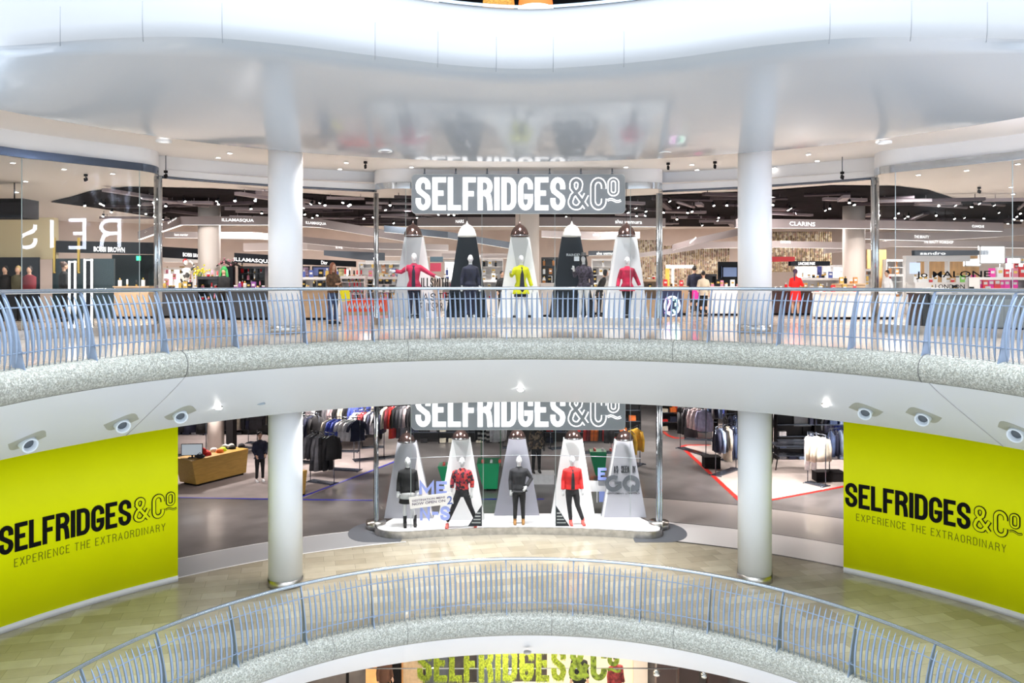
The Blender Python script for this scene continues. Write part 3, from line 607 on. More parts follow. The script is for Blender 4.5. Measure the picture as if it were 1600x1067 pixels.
for i, (px, py, lab, rod) in enumerate([(571, 252, 'small black camera under the ceiling left of the hanging sign', 0), (1044, 254, 'small black camera under the ceiling right of the hanging sign', 0), (1117, 252, 'small camera under the ceiling beside the right column', 0), (259, 243, 'camera on a rod above the left steel post', 1), (1316, 245, 'camera on a rod right of the right column', 1), (134, 272, 'black camera seen through the left shop window', 0), (1530, 292, 'camera seen through the right shop window', 0)]):
    o = cam0 if i == 0 else dup(cam0); o.location = U(px, py, 3.19 if i < 5 else 2.88); tag(o, lab, 'camera')
    if rod:
        o.location.z -= .38; MB().tube([(0, 0, 0), (0, 0, .38)], .012, 6).build('rod', darkmetal, o)
# ================================================================ hanging store signs
def roundrect(x0, y0, x1, y1, r, n=5):
    out = []
    for cx, cy, a in ((x1-r, y1-r, 0), (x0+r, y1-r, 90), (x0+r, y0+r, 180), (x1-r, y0+r, 270)):
        out += [(cx+r*math.cos(math.radians(a+90*k/n)), cy+r*math.sin(math.radians(a+90*k/n))) for k in range(n+1)]
    return out
SD = 23.45; SX = (643.5-800)*SD/F; SWD = 333*SD/F
for lv, zb in (('upper', (HZ-333)*SD/F), ('lower', (HZ-333)*SD/F-6.1)):
    root = empty('store_sign', (SX, SD, zb)); tag(root, f'large grey hanging sign with white lettering above the {lv} display window', 'sign')
    h = 1.09; MB().slab(roundrect(0, 0, SWD, h, .12), (0, 0, 0), (1, 0, 0), (0, 0, 1), -.16, 0).build('sign_panel', signgrey, root)
    MB().slab(roundrect(-.015, -.015, SWD+.015, h+.015, .13), (0, 0, 0), (1, 0, 0), (0, 0, 1), -.17, -.02).build('sign_rim', mat('rim_grey', (.45, .48, .50), .4, .3), root)
    logo(SWD-.22, .93, planefn((.11, 0, .08), (1, 0, 0)), ledwhite, ledwhite, signgrey, root)
    for k in range(7): MB().tube([(.35+k*(SWD-.7)/6, .09, h), (.35+k*(SWD-.7)/6, .09, h+(.18 if lv == 'upper' else .05))], .018, 6).box((.35+k*(SWD-.7)/6, .09, h+.02), (.07, .05, .05)).build('bracket', darkmetal, root)
# bristly green letters of the lowest level
root = empty('grass_sign', ((652-800)*23.45/F, 23.45, -11.24)); tag(root, 'yellow green bristly letters hanging at the lowest level below the lower railing', 'sign')
grass = mat('grass_letters', (.20, .26, .02), .8, noise=.6, nscale=9)
logo(318*23.45/F, .97, planefn((0, 0, 0), (1, 0, 0)), grass, grass, grass, root)
for m_o in list(root.children):
    if m_o.name.startswith('lettering') and 'label' not in m_o.keys():
        mb = MB(); src = [p for p in m_o.data.polygons if p.area > 1e-4]; cs = [(p, p.area) for p in src if abs(p.normal.y) > .5]
        rnd = random.Random(3)
        for p, a in cs:
            q = [m_o.data.vertices[i].co for i in p.vertices]
            for _ in range(int(a*2600)+1):
                u, v = rnd.random(), rnd.random(); b = (q[0]*(1-u)+q[1]*u)*(1-v)+(q[3 % len(q)]*(1-u)+q[2]*u)*v
                tip = b+Vector((rnd.uniform(-.025, .025), -.03, rnd.uniform(-.13, -.03))); mb.add([b+Vector((-.006, 0, 0)), b+Vector((.006, 0, 0)), tip], [(0, 1, 2)])
        mb.build('bristles', mat('grass_blades', (.30, .36, .02), .8, noise=.5, nscale=20), root, kind='stuff')
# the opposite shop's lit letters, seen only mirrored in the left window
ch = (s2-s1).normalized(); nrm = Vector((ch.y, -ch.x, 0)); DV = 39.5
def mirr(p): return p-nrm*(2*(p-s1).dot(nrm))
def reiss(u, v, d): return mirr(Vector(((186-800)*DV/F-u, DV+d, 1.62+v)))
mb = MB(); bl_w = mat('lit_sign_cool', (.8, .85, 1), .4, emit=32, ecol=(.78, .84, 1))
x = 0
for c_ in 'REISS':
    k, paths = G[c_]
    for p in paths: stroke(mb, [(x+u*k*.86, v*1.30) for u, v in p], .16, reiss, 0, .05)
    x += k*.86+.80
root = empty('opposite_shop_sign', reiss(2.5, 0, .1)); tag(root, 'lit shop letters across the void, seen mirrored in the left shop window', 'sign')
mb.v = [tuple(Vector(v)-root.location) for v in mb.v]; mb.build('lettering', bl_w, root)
# ================================================================ bodies
def figure(name, loc, rz=0, H=1.8, arms=None, legs=None, skin='skin', female=False, head=(0, 0), lean=0.0, vox=.012, **w):
    """one continuous body facing -Y with five-fingered hands; clothes, hair and shoes are its children"""
    s = H/1.8; root = empty(name, loc, rz)
    arms = arms or [((-.23, .03, 1.16), (-.25, -.05, .92)), ((.23, .03, 1.16), (.25, -.05, .92))]
    legs = legs or [((-.10, -.01, .50), (-.11, .02, .09)), ((.10, -.01, .50), (.11, .02, .09))]
    S = lambda p: (p[0]*s, p[1]*s, p[2]*s)
    sh = .165 if female else .19; wa = .115 if female else .14; hp = .165 if female else .165
    def up(p): return (p[0], p[1]-lean*max(0, p[2]-.95), p[2])
    def torso(mb, e, z0, hem=None, full=True):
        secs = [(1.50, .06, .055), (1.46, sh*.78, .075), (1.40, sh+.0, .105), (1.28, sh*.93, .12), (1.12, wa+.01, .10), (1.05, wa, .095), (.95, hp, .115), (.86, hp-.01, .115)]
        o = []
        for z, a, b in secs:
            if z > z0: o.append((z, a+e, b+e))
        if hem: o += [(z, a, b) for z, a, b in hem]
        mb.loft([(0, up((0, 0, z))[1]*s, z*s, a*s, b*s) for z, a, b in o][::-1], 16)
    mb = MB(); torso(mb, 0, .8); hx, hy = head
    mb.tube([S(up((0, .01, 1.44))), S(up((0, 0, 1.60)))], [.058*s, .05*s], 10)
    hc = up((hx*.0, -.012, 1.69))
    mb.ball(S(hc), (.074*s, .092*s, .115*s), 14); mb.ball(S((hc[0], hc[1]-.035, hc[2]-.055)), (.052*s, .055*s, .06*s), 10)
    mb.tube([S((hc[0], hc[1]-.088, hc[2]+.01)), S((hc[0], hc[1]-.112, hc[2]-.028)), S((hc[0], hc[1]-.09, hc[2]-.036))], [.008*s, .014*s, .01*s], 6)
    for e in (-1, 1): mb.ball(S((hc[0]+e*.074, hc[1]+.01, hc[2]-.01)), (.012*s, .02*s, .03*s), 8)
    J = []
    for i, (el, wr) in enumerate(arms):
        e = -1 if i == 0 else 1; shd = up((e*(sh-.01), 0, 1.415)); el = up(el); wr = up(wr); J.append((shd, el, wr))
        mb.tube([S(shd), S(tuple((Vector(shd)+Vector(el))/2)), S(el), S(tuple(Vector(el)*.6+Vector(wr)*.4)), S(wr)], [.052*s, .046*s, .038*s, .038*s, .026*s], 8)
        d = (Vector(wr)-Vector(el)).normalized(); side = d.cross(Vector((0, 1, 0)) if abs(d.y) < .8 else Vector((0, 0, 1))).normalized(); nn = side.cross(d)
        wv = Vector(wr)
        mb.tube([S(wv), S(wv+d*.05), S(wv+d*.095)], [(.024*s, .017*s), (.038*s, .017*s), (.038*s, .014*s)], 8)
        for f in range(4):
            b = wv+d*.088+side*(-.03+.02*f); ln = (.062, .075, .07, .055)[f]; curl = nn*(.012+.006*f)
            mb.tube([S(b), S(b+d*ln*.5+curl*.4), S(b+d*ln+curl*1.8)], [.0095*s, .009*s, .008*s], 6)
        b = wv+d*.03-side*.028*e; mb.tube([S(b), S(b-side*e*.03+d*.03), S(b-side*e*.036+d*.06)], [.012*s, .010*s, .009*s], 6)
    for i, (kn, an) in enumerate(legs):
        e = -1 if i == 0 else 1
        mb.tube([S((e*.085, 0, .90)), S((e*.09+(kn[0]-e*.09)*.5, kn[1]*.5, (.90+kn[2])/2)), S(kn), S((kn[0]*.6+an[0]*.4, kn[1]*.6+an[1]*.4+.015, kn[2]*.62+an[2]*.38)), S(an)], [.085*s, .074*s, .052*s, .054*s, .034*s], 10)
        mb.tube([S((an[0], an[1]+.04, .045)), S((an[0], an[1]-.03, .05)), S((an[0]*1.03, an[1]-.13, .032)), S((an[0]*1.04, an[1]-.19, .025))], [.034*s, .04*s, .036*s, .022*s], 8)
    skm = w.get('skin_mat') or mat('skin', (.55, .33, .23), .5); body = remesh(mb.build('body', skm, root), vox)
    if not w.get('plain'):
        for e in (-1, 1): MB().ball(S((hc[0]+e*.03, hc[1]-.086, hc[2]+.005)), (.012*s, .008*s, .008*s), 8).build('eye', mat('eye_dark', (.03, .02, .02), .2), root)
        MB().ball(S((hc[0], hc[1]-.088, hc[2]-.062)), (.022*s, .010*s, .007*s), 8).build('mouth', mat('lips', (.35, .09, .08), .4), root)
    def sleeve(mb, e, upto=1.0):
        for (a, b, c) in J:
            cv = Vector(b).lerp(Vector(c), upto); mb.tube([S((a[0]*.8, a[1], a[2]+.005)), S(a), S(tuple((Vector(a)+Vector(b))/2)), S(b), S(cv)], [(.058+e)*s, (.062+e)*s, (.056+e)*s, (.048+e)*s, (.041+e)*s], 10)
    if 'top' in w:
        m_, hem, ln = w['top']; mb = MB(); z0 = .9 if hem < .95 else hem; fl = w.get('flare', .04)
        hh = [(.9, hp+.03, .13), ((.9+hem)/2, hp+.03+fl*.5, .13+fl*.4), (hem, hp+.03+fl, .13+fl*.8)] if hem < .9 else [(hem, (wa+hp)/2+.03, .125)]
        torso(mb, .022, max(.9, hem), hh); sleeve(mb, .012, ln)
        mb.loft([(0, up((0, 0, 1.47))[1]*s, 1.47*s, .085*s, .08*s), (0, up((0, 0, 1.53))[1]*s, 1.53*s, .066*s, .066*s)], 12)
        remesh(mb.build(w.get('top_name', 'coat'), m_, root), .016)
    if 'inner' in w:
        m_, z0, z1, w0, w1 = w['inner']; mb = MB(); rows = 8; vs = []
        for k in range(rows+1):
            z = z1+(z0-z1)*k/rows; ww = w0+(w1-w0)*k/rows; y = up((0, -(.115+.035 if z < 1.35 else .10+.03*(1.5-z)/.15), z))[1]-.004
            vs += [(-ww*s, (y+.02)*s, z*s), (0, (y-.012)*s, z*s), (ww*s, (y+.02)*s, z*s)]
        mb.add(vs, [(3*k+j, 3*k+j+1, 3*k+j+4, 3*k+j+3) for k in range(rows) for j in (0, 1)], 0, True); mb.build('inner_top', m_, root)
    if 'trousers' in w:
        mb = MB(); mb.loft([(0, 0, .80*s, .15*s, .115*s), (0, 0, .92*s, (hp+.012)*s, .128*s), (0, 0, 1.03*s, (wa+.018)*s, .11*s)], 14)
        lw = w.get('leg_w', 0)
        for i, (kn, an) in enumerate(legs):
            e = -1 if i == 0 else 1; mb.tube([S((e*.085, 0, .88)), S((e*.09+(kn[0]-e*.09)*.5, kn[1]*.5, (.9+kn[2])/2)), S(kn), S((an[0], an[1], an[2]+.03))], [(.096+lw)*s, (.088+lw)*s, (.066+lw)*s, (.052+lw)*s], 10)
        remesh(mb.build('trousers', w['trousers'], root), .016)
    if 'skirt' in w:
        m_, z0, fl = w['skirt']; mb = MB(); mb.loft([(0, 0, z0*s, (hp+fl)*s, (.13+fl*.8)*s), (0, 0, .9*s, (hp+.02)*s, .13*s), (0, 0, 1.06*s, (wa+.02)*s, .11*s)], 16); mb.build('skirt', m_, root)
    if 'shoes' in w:
        for (kn, an) in legs:
            bt = w.get('boot', .10)
            mb = MB(); mb.tube([S((an[0], an[1]+.055, .04)), S((an[0], an[1]-.03, .055)), S((an[0]*1.03, an[1]-.14, .04)), S((an[0]*1.04, an[1]-.215, .03))], [.044*s, .048*s, .043*s, .028*s], 10); mb.tube([S((an[0], an[1], .05)), S((an[0], an[1], bt))], [.048*s, .05*s], 10)
            mb.box(S((an[0], an[1]-.075, .01)), (.08*s, .27*s, .02*s)); remesh(mb.build('shoe', w['shoes'], root), .012)
    if 'hair' in w:
        m_, kind = w['hair']; mb = MB(); mb.ball(S((hc[0], hc[1]+.018, hc[2]+.028)), (.085*s, .098*s, .108*s), 14)
        if kind == 'long': mb.tube([S((hc[0], hc[1]+.05, hc[2])), S((hc[0], hc[1]+.085, hc[2]-.14)), S((hc[0], hc[1]+.10, hc[2]-.36))], [(.085*s, .06*s), (.09*s, .055*s), (.06*s, .03*s)], 10)
        if kind == 'long':
            for e in (-1, 1): mb.tube([S((hc[0]+e*.07, hc[1]-.02, hc[2]+.03)), S((hc[0]+e*.085, hc[1]-.01, hc[2]-.12)), S((hc[0]+e*.10, hc[1]-.04, hc[2]-.34))], [.025*s, .035*s, .02*s], 8)
        if kind == 'tail': mb.tube([S((hc[0], hc[1]+.10, hc[2]+.02)), S((hc[0], hc[1]+.14, hc[2]-.12)), S((hc[0], hc[1]+.13, hc[2]-.42))], [.03*s, .035*s, .014*s], 8)
        if kind == 'bun': mb.ball(S((hc[0], hc[1]+.09, hc[2]+.08)), .05*s, 10)
        remesh(mb.build('hair', m_, root), .014)
    if 'hood' in w: remesh(MB().ball(S((hc[0], hc[1]+.02, hc[2]+.01)), (.10*s, .105*s, .14*s), 12).build('hood', w['hood'], root), .016)
    if 'bag' in w:
        m_, (bx, by, bz), (bw, bh) = w['bag']; b = MB().slab([(-bw/2, 0), (bw/2, 0), (bw*.42, bh), (-bw*.42, bh)], (bx, by, bz), (1, .3, 0), (0, 0, 1), -.04, .04).build('handbag', m_, root)
    return root
PW = mat('mannequin_white', (.74, .74, .76), .3, coat=.3)
def mq(px, D, z, H, rz=0, **w):
    return figure('mannequin', ((px-800)*D/F, D, z), rz, H, skin_mat=PW, plain=1, **w)
magenta = mat('magenta_wool', (.42, .012, .06), .8, noise=.35, nscale=4); navy = mat('navy_cloth', (.008, .010, .03), .8, noise=.3, nscale=9); lime = mat('lime_wool', (.58, .60, .0), .8, noise=.06, nscale=12)
blackc = mat('black_cloth', (.006, .006, .007), .8, noise=.4, nscale=9); charcoal = mat('charcoal_cloth', (.018, .018, .022), .8, noise=.3, nscale=12); redj = mat('red_jacket_cloth', (.70, .02, .02), .7, noise=.12, nscale=9)
camo = speckle_mat('red_camouflage_knit', [(.55, .03, .04), (.05, .02, .03), (.35, .03, .06), (.60, .06, .05), (.02, .02, .03)], 16, .8); tanleather = mat('tan_leather', (.34, .17, .05), .5); redshoe = mat('coral_shoe', (.75, .12, .10), .4)
whitec = mat('white_cloth', (.72, .72, .74), .8, noise=.05); purple = mat('magenta_violet_wool', (.42, .008, .05), .8, noise=.6, nscale=3)
PZ = FA+.15; QZ = FB+.15
W_ = lambda x, z, y=0: (x, y, z)
o = mq(647, 24.9, PZ, 1.95, female=True, arms=[((-.36, .02, 1.28), (-.52, -.06, 1.30)), ((.40, .02, 1.26), (.60, -.06, 1.16))], top=(magenta, .78, .95), inner=(navy, .80, 1.46, .045, .05), trousers=navy, shoes=blackc)
tag(o, 'white mannequin in a magenta coat with both arms spread wide', 'mannequin', 'mannequins in the upper window')
o = mq(735, 24.8, PZ, 1.9, female=True, rz=.2, top=(navy, .92, .95), top_name='sweater', trousers=navy, shoes=whitec, leg_w=.02); tag(o, 'white mannequin in dark navy clothes before the black beam board', 'mannequin', 'mannequins in the upper window')
o = mq(814, 24.7, PZ, 1.88, female=True, rz=.25, arms=[((-.28, -.02, 1.22), (-.34, -.20, 1.30)), ((.25, .03, 1.15), (.31, -.02, .92))], legs=[((-.13, -.02, .50), (-.20, -.04, .09)), ((.16, .02, .5), (.27, .08, .09))], top=(lime, .70, .96), inner=(navy, .70, 1.46, .03, .09), skirt=(navy, .62, .04), shoes=blackc, flare=.06); tag(o, 'white mannequin in a long lime yellow coat', 'mannequin', 'mannequins in the upper window')
o = mq(912, 24.8, PZ, 1.9, female=True, rz=-.3, arms=[((-.25, -.02, 1.2), (-.24, -.2, 1.36)), ((.23, .03, 1.16), (.24, -.02, .92))], top=(mat('patterned_violet', (.04, .03, .05), .8, noise=.9, nscale=18), .85, .9), top_name='dress', hair=(blackc, 'long'), shoes=whitec); tag(o, 'mannequin in a dark patterned dress and hat beside the black board', 'mannequin', 'mannequins in the upper window')
MB().loft([(0, 0, 1.86, .16, .16), (0, 0, 1.88, .15, .15), (0, 0, 1.89, .08, .08), (0, 0, 1.97, .07, .07)], 14).build('hat', blackc, o)
o = mq(980, 24.8, PZ, 1.84, female=True, arms=[((-.24, .02, 1.15), (-.29, -.06, .92)), ((.28, .03, 1.16), (.36, -.03, .95))], legs=[((-.02, -.01, .50), (-.03, .02, .09)), ((.05, -.01, .50), (.04, .0, .09))], top=(purple, .80, .93), trousers=blackc, shoes=blackc, flare=.05); tag(o, 'white mannequin in a red and violet coat at the right end of the upper window', 'mannequin', 'mannequins in the upper window')
o = mq(637, 24.55, QZ, 2.02, rz=.15, legs=[((-.08, 0, .50), (-.07, -.02, .09)), ((.12, -.01, .50), (.19, .02, .09))], top=(blackc, .60, .98), shoes=blackc, boot=.27, skirt=(whitec, .74, .075)); tag(o, 'white mannequin in a long black coat and white shorts', 'mannequin', 'mannequins in the lower window')
o = mq(722, 24.4, QZ, 2.05, arms=[((-.25, .02, 1.18), (-.27, -.04, .90)), ((.26, .02, 1.18), (.25, -.05, .92))], legs=[((-.22, -.01, .52), (-.38, .0, .12)), ((.20, .02, .55), (.34, .12, .16))], top=(camo, .98, .6), top_name='sweater', trousers=charcoal, shoes=redshoe, leg_w=.0); tag(o, 'white mannequin in a red camouflage sweater with legs astride', 'mannequin', 'mannequins in the lower window')
o = mq(811, 24.8, QZ, 2.0, arms=[((-.23, .02, 1.16), (-.22, -.04, .90)), ((.33, .02, 1.2), (.20, -.10, 1.02))], top=(charcoal, .86, .98), top_name='jacket', trousers=blackc, shoes=tanleather, boot=.16); tag(o, 'white mannequin all in black with one hand on the hip and tan boots', 'mannequin', 'mannequins in the lower window')
o = mq(894, 24.7, QZ, 2.03, rz=.1, legs=[((-.08, -.01, .50), (-.04, .0, .09)), ((.14, -.02, .5), (.28, -.02, .09))], top=(redj, .93, .96), top_name='jacket', inner=(charcoal, .95, 1.46, .03, .05), trousers=charcoal, shoes=redshoe, boot=.17); tag(o, 'white mannequin in a bright red jacket and red boots', 'mannequin', 'mannequins in the lower window')
# visitors and staff
def person(px, D, z, H, lab, rz=0, **w):
    o = figure('person', ((px-800)*D/F, D, z), rz, H, **w); return tag(o, lab, 'person')
brownc = mat('brown_fur_coat', (.10, .055, .03), .9, noise=.5, nscale=14); auburn = mat('auburn_hair', (.22, .07, .03), .6, noise=.3, nscale=20); dk = mat('dark_hair', (.015, .010, .010), .5); jeans = mat('blue_jeans', (.03, .05, .12), .8, noise=.2)
person(520, 24.6, FA, 1.80, 'woman with long auburn hair in a brown coat holding a yellow bag', rz=.9, female=True, arms=[((-.23, -.05, 1.18), (-.10, -.26, 1.18)), ((.23, -.05, 1.17), (.08, -.27, 1.08))], top=(brownc, .90, .95), trousers=jeans, shoes=blackc, hair=(auburn, 'long'), bag=(mat('yellow_bag', (.85, .75, .0), .5), (.22, -.28, .68), (.44, .36)))
person(1085, 33, FA, 1.86, 'tall man in a dark suit seen from behind next to the beige coat', rz=PI-.2, top=(navy, .82, .97), trousers=blackc, shoes=blackc, hair=(dk, 'short'))
person(1099, 29.8, FA, 1.62, 'woman in a beige coat with a pink bag seen from behind', rz=PI+.1, female=True, top=(mat('beige_coat', (.50, .43, .33), .85), .84, .9), trousers=blackc, shoes=blackc, hair=(dk, 'bun'), bag=(mat('pink_bag', (.85, .02, .30), .5), (.30, 0, .62), (.24, .42)))
person(1243, 30.4, FA, 1.70, 'woman in a red dress with a long dark ponytail', rz=2.5, female=True, arms=[((-.24, -.05, 1.18), (-.2, -.3, 1.2)), ((.23, -.05, 1.17), (.2, -.3, 1.15))], top=(mat('red_dress_cloth', (.80, .005, .005), .7), .55, .92), top_name='dress', shoes=blackc, hair=(mat('plum_hair', (.04, .015, .05), .5), 'tail'), flare=.03)
person(936, 30, FA, 1.66, 'person in dark clothes with a hood bending over a counter', rz=1.2, top=(blackc, .8, .95), trousers=blackc, shoes=blackc, hood=charcoal, lean=.35)
person(784, 33, FA, 1.66, 'dark haired sales assistant in black behind the middle of the display window', rz=.6, female=True, top=(blackc, .85, .9), trousers=blackc, shoes=blackc, hair=(dk, 'short'))
person(1386, 31, FA, 1.66, 'shop assistant in a white blouse behind the right steel post', rz=-1.2, female=True, top=(whitec, .9, .95), trousers=blackc, shoes=blackc, hair=(dk, 'short'))
person(1512, 34, FA, 1.62, 'dark haired assistant behind the white perfume counters', rz=-.3, female=True, top=(whitec, .9, .95), trousers=blackc, shoes=blackc, hair=(dk, 'short'))
person(100, 26, FA, 1.86, 'person with pinned up brown hair in a dark top behind the left window', rz=2.4, top=(blackc, .85, .95), trousers=blackc, shoes=blackc, hair=(mat('brown_hair', (.07, .04, .03), .6), 'bun'))
person(406, 30.6, FB, 1.82, 'man in dark clothes with glasses standing by the wooden table', rz=.5, arms=[((-.24, -.02, 1.16), (-.18, -.2, 1.0)), ((.24, -.02, 1.16), (.16, -.22, 1.02))], top=(navy, .84, .98), trousers=blackc, shoes=whitec, hair=(dk, 'short'))
o = figure('mannequin', ((838-800)*30.5/F, 30.5, FB+.35), .2, 1.86, skin_mat=mat('dark_mannequin', (.03, .03, .03), .4), plain=1, top=(speckle_mat('leaf_print', [(.03, .025, .02), (.20, .14, .09), (.05, .04, .04), (.30, .22, .15)], 14, .8), .86, .97), trousers=blackc, shoes=blackc)
tag(o, 'dark mannequin in a patterned jacket on a low white plinth in the menswear hall', 'mannequin')
o = MB().box((0, 0, .17), (1.1, .7, .34)).box((0, 0, .345), (1.14, .74, .02)).build('plinth', whitec, None, ((842-800)*30.5/F, 30.5, FB)); tag(o, 'low white plinth under the patterned mannequin', 'plinth')
for i, (px, D, top_, lab) in enumerate([(905, 26.2, blackc, 'person in black at the lowest level under the outlined letters'), (962, 26.0, mat('red_dark_coat', (.25, .03, .03), .8, noise=.6, nscale=8), 'person in a dark red coat at the lowest level'), (601, 26.3, mat('black_orange', (.1, .04, .02), .8), 'person in dark clothes at the lowest level beside orange panels')]):
    person(px, D, FC, (1.88, 1.78, 1.75)[i], lab, rz=.3*i, top=(top_, .85, .95), trousers=blackc, shoes=blackc, hair=(dk, 'short'))
# ================================================================ beam boards and bell lamps
def board(xt0, xt1, yt, xb0, xb1, D, z0, m_, lab, wedge=None, grp=None, extra=None):
    zt = (HZ-yt)*D/F; c = ((xb0+xb1)/2-800)*D/F; k = D/F; f = lambda px: (px-800)*k-c
    root = empty('beam_board', (c, D, z0)); tag(root, lab, 'display board', grp); h = zt-z0
    MB().slab([(f(xb0), 0), (f(xb1), 0), (f(xt1), h), (f(xt0), h)], (0, 0, 0), (1, 0, 0), (0, 0, 1), -.22, 0).build('board', m_, root)
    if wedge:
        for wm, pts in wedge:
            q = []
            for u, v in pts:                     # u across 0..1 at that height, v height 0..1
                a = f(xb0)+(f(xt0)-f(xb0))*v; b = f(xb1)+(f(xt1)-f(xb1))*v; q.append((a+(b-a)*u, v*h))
            MB().slab(q, (0, 0, 0), (1, 0, 0), (0, 0, 1), .001, .006).build('print_wedge', wm, root)  # wedge of the board's printed design, in a second tone
    return root, h, f
bw = mat('board_white', (.80, .80, .81), .5); bg1 = mat('board_grey', (.50, .51, .54), .5); bg2 = mat('board_mid_grey', (.36, .36, .40), .5); bp = mat('board_blush', (.82, .76, .77), .5); bk = mat('board_black', (.006, .009, .014), .4, spec=.25)
gU, gL = 'beam boards in the upper window', 'beam boards in the lower window'
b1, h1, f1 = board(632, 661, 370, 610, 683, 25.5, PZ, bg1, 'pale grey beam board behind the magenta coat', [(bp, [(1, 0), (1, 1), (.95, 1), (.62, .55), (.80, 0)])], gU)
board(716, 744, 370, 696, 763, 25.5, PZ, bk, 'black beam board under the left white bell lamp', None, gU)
board(798, 827, 370, 777, 848, 25.5, PZ, bw, 'white beam board behind the lime coat', [(mat('board_print_grey', (.50, .51, .52), .5), [(0, 1), (1, 1), (.62, .62), (.5, .58), (.38, .62)])], gU)  # grey wedge belongs to the print on the board
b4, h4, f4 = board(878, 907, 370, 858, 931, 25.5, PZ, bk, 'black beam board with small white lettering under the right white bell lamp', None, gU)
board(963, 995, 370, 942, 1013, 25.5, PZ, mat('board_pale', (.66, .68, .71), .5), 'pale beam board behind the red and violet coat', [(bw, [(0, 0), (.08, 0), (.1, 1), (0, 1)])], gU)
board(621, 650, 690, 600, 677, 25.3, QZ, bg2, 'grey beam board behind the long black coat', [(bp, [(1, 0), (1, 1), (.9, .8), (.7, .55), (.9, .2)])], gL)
board(707, 734, 685, 684, 757, 25.1, QZ, bw, 'white beam board behind the camouflage sweater', [(mat('board_print_grey', (.50, .51, .52), .5), [(0, 1), (1, 1), (.66, .72), (.34, .72)])], gL)
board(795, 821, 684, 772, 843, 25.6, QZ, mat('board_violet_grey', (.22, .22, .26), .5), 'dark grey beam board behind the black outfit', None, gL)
board(881, 910, 685, 861, 930, 25.4, QZ, bw, 'white beam board behind the red jacket', [(mat('board_print_grey', (.50, .51, .52), .5), [(0, 1), (1, 1), (.70, .72), (.42, .72)])], gL)
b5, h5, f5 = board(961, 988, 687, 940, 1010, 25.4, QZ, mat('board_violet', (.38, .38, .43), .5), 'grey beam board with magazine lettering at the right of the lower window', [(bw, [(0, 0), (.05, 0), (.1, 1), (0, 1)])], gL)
fn5 = planefn((0, -.012, 0), (1, 0, 0)); mb = MB(); k5 = 25.4/F
T_ = 'AS SEEN IN'; g5 = (.66-words_w(T_, 11*k5, 0, .018, .014))/sum(G[c][0] for c in T_ if c != ' '); words(mb, T_, f5(959), (811-741)*k5, 11*k5, g5, .018, .014, fn5, 0, .012); mb.build('lettering', ink, b5)
mb = MB()
for a0, a1, cx in ((60, 330, 958.5), (0, 360, 986)):
    stroke(mb, [(f5(cx)+.20*math.cos(math.radians(a0+(a1-a0)*i/24)), (811-757.5)*k5+.185*math.sin(math.radians(a0+(a1-a0)*i/24))) for i in range(25)], .13, fn5, 0, .012)
stroke(mb, [(f5(958.5)+.20, (811-765)*k5), (f5(958.5)+.20, (811-757)*k5), (f5(958.5)+.03, (811-757)*k5)], .085, fn5, 0, .012); stroke(mb, [(f5(987), (811-761)*k5), (f5(997.5), (811-769)*k5)], .10, fn5, 0, .012)
mb.build('lettering', mat('letter_grey', (.10, .11, .13), .5), b5)
mb = MB(); text(mb, "GENTLEMEN'S QUARTERLY", (f5(948), -.012, (811-775)*k5), (1, 0, 0), 52*k5, 3*k5); mb.build('lettering', ink, b5)
mb = MB(); words(mb, 'RAINCEL', f4(885), (497-401)*.0196, .075, .05, .012, .012, planefn((0, -.01, 0), (1, 0, 0)), 0, .01); mb.box((f4(901), -.012, (497-399)*.0196-.12), (.16, .01, .14)); mb.build('lettering', mat('dim_white_print', (.55, .6, .65), .5), b4)
def bell(px, yb, D, R, hgt, m_, lab, z_top, grp):
    z = (HZ-yb)*D/F; root = empty('bell_lamp', ((px-800)*D/F, D-.1, z)); tag(root, lab, 'lamp', grp)
    pr = [(.0, hgt), (.02, hgt*.86), (.045, hgt*.74), (R*.45, hgt*.66), (R*.72, hgt*.48), (R*.88, hgt*.26), (R*.95, hgt*.12), (R, 0), (R*.96, 0), (R*.82, hgt*.26), (R*.6, hgt*.48)]
    m = MB(); n = 24; m.v = [(r*math.cos(2*PI*k/n), r*math.sin(2*PI*k/n), zz) for r, zz in pr for k in range(n)]
    for j in range(len(pr)-1):
        for k in range(n): m.f.append((j*n+k, j*n+(k+1) % n, (j+1)*n+(k+1) % n, (j+1)*n+k)); m.m.append(0); m.sm.append(True)
    m.build('shade', m_, root); MB().ball((0, 0, hgt*.22), .05, 10).build('bulb', lampwhite, root)
    MB().tube([(0, 0, hgt*.95), (0, 0, z_top-z)], .006, 5).build('cord', blackm, root)
    if m_ is bronze:
        MB().tube([(R*.985*math.cos(2*PI*k/24), R*.985*math.sin(2*PI*k/24), .03) for k in range(25)], .012, 5).build('rim', chrome, root)
bronze = mat('polished_bronze', (.16, .10, .09), .15, .9); cream = mat('cream_enamel', (.85, .82, .80), .3)
for px, m_, lab in ((646, bronze, 'dark bell lamp above the magenta coat'), (730, cream, 'white bell lamp above the left black board'), (812, bronze, 'dark bell lamp above the lime coat'), (893, cream, 'white bell lamp above the right black board'), (978, bronze, 'dark bell lamp above the red and violet coat')): bell(px, 370, 25.3, .29, .50, m_, lab, 2.85, 'bell lamps in the upper window')
for px, y, lab in ((636, 689, 'bronze bell lamp above the long black coat'), (720, 684, 'bronze bell lamp above the camouflage sweater'), (808, 683, 'bronze bell lamp above the black outfit'), (895, 684, 'bronze bell lamp above the red jacket'), (975, 686, 'bronze bell lamp above the grey board with magazine lettering')): bell(px, y, 25.1, .27, .36, bronze, lab, -3.05, 'bell lamps in the lower window')
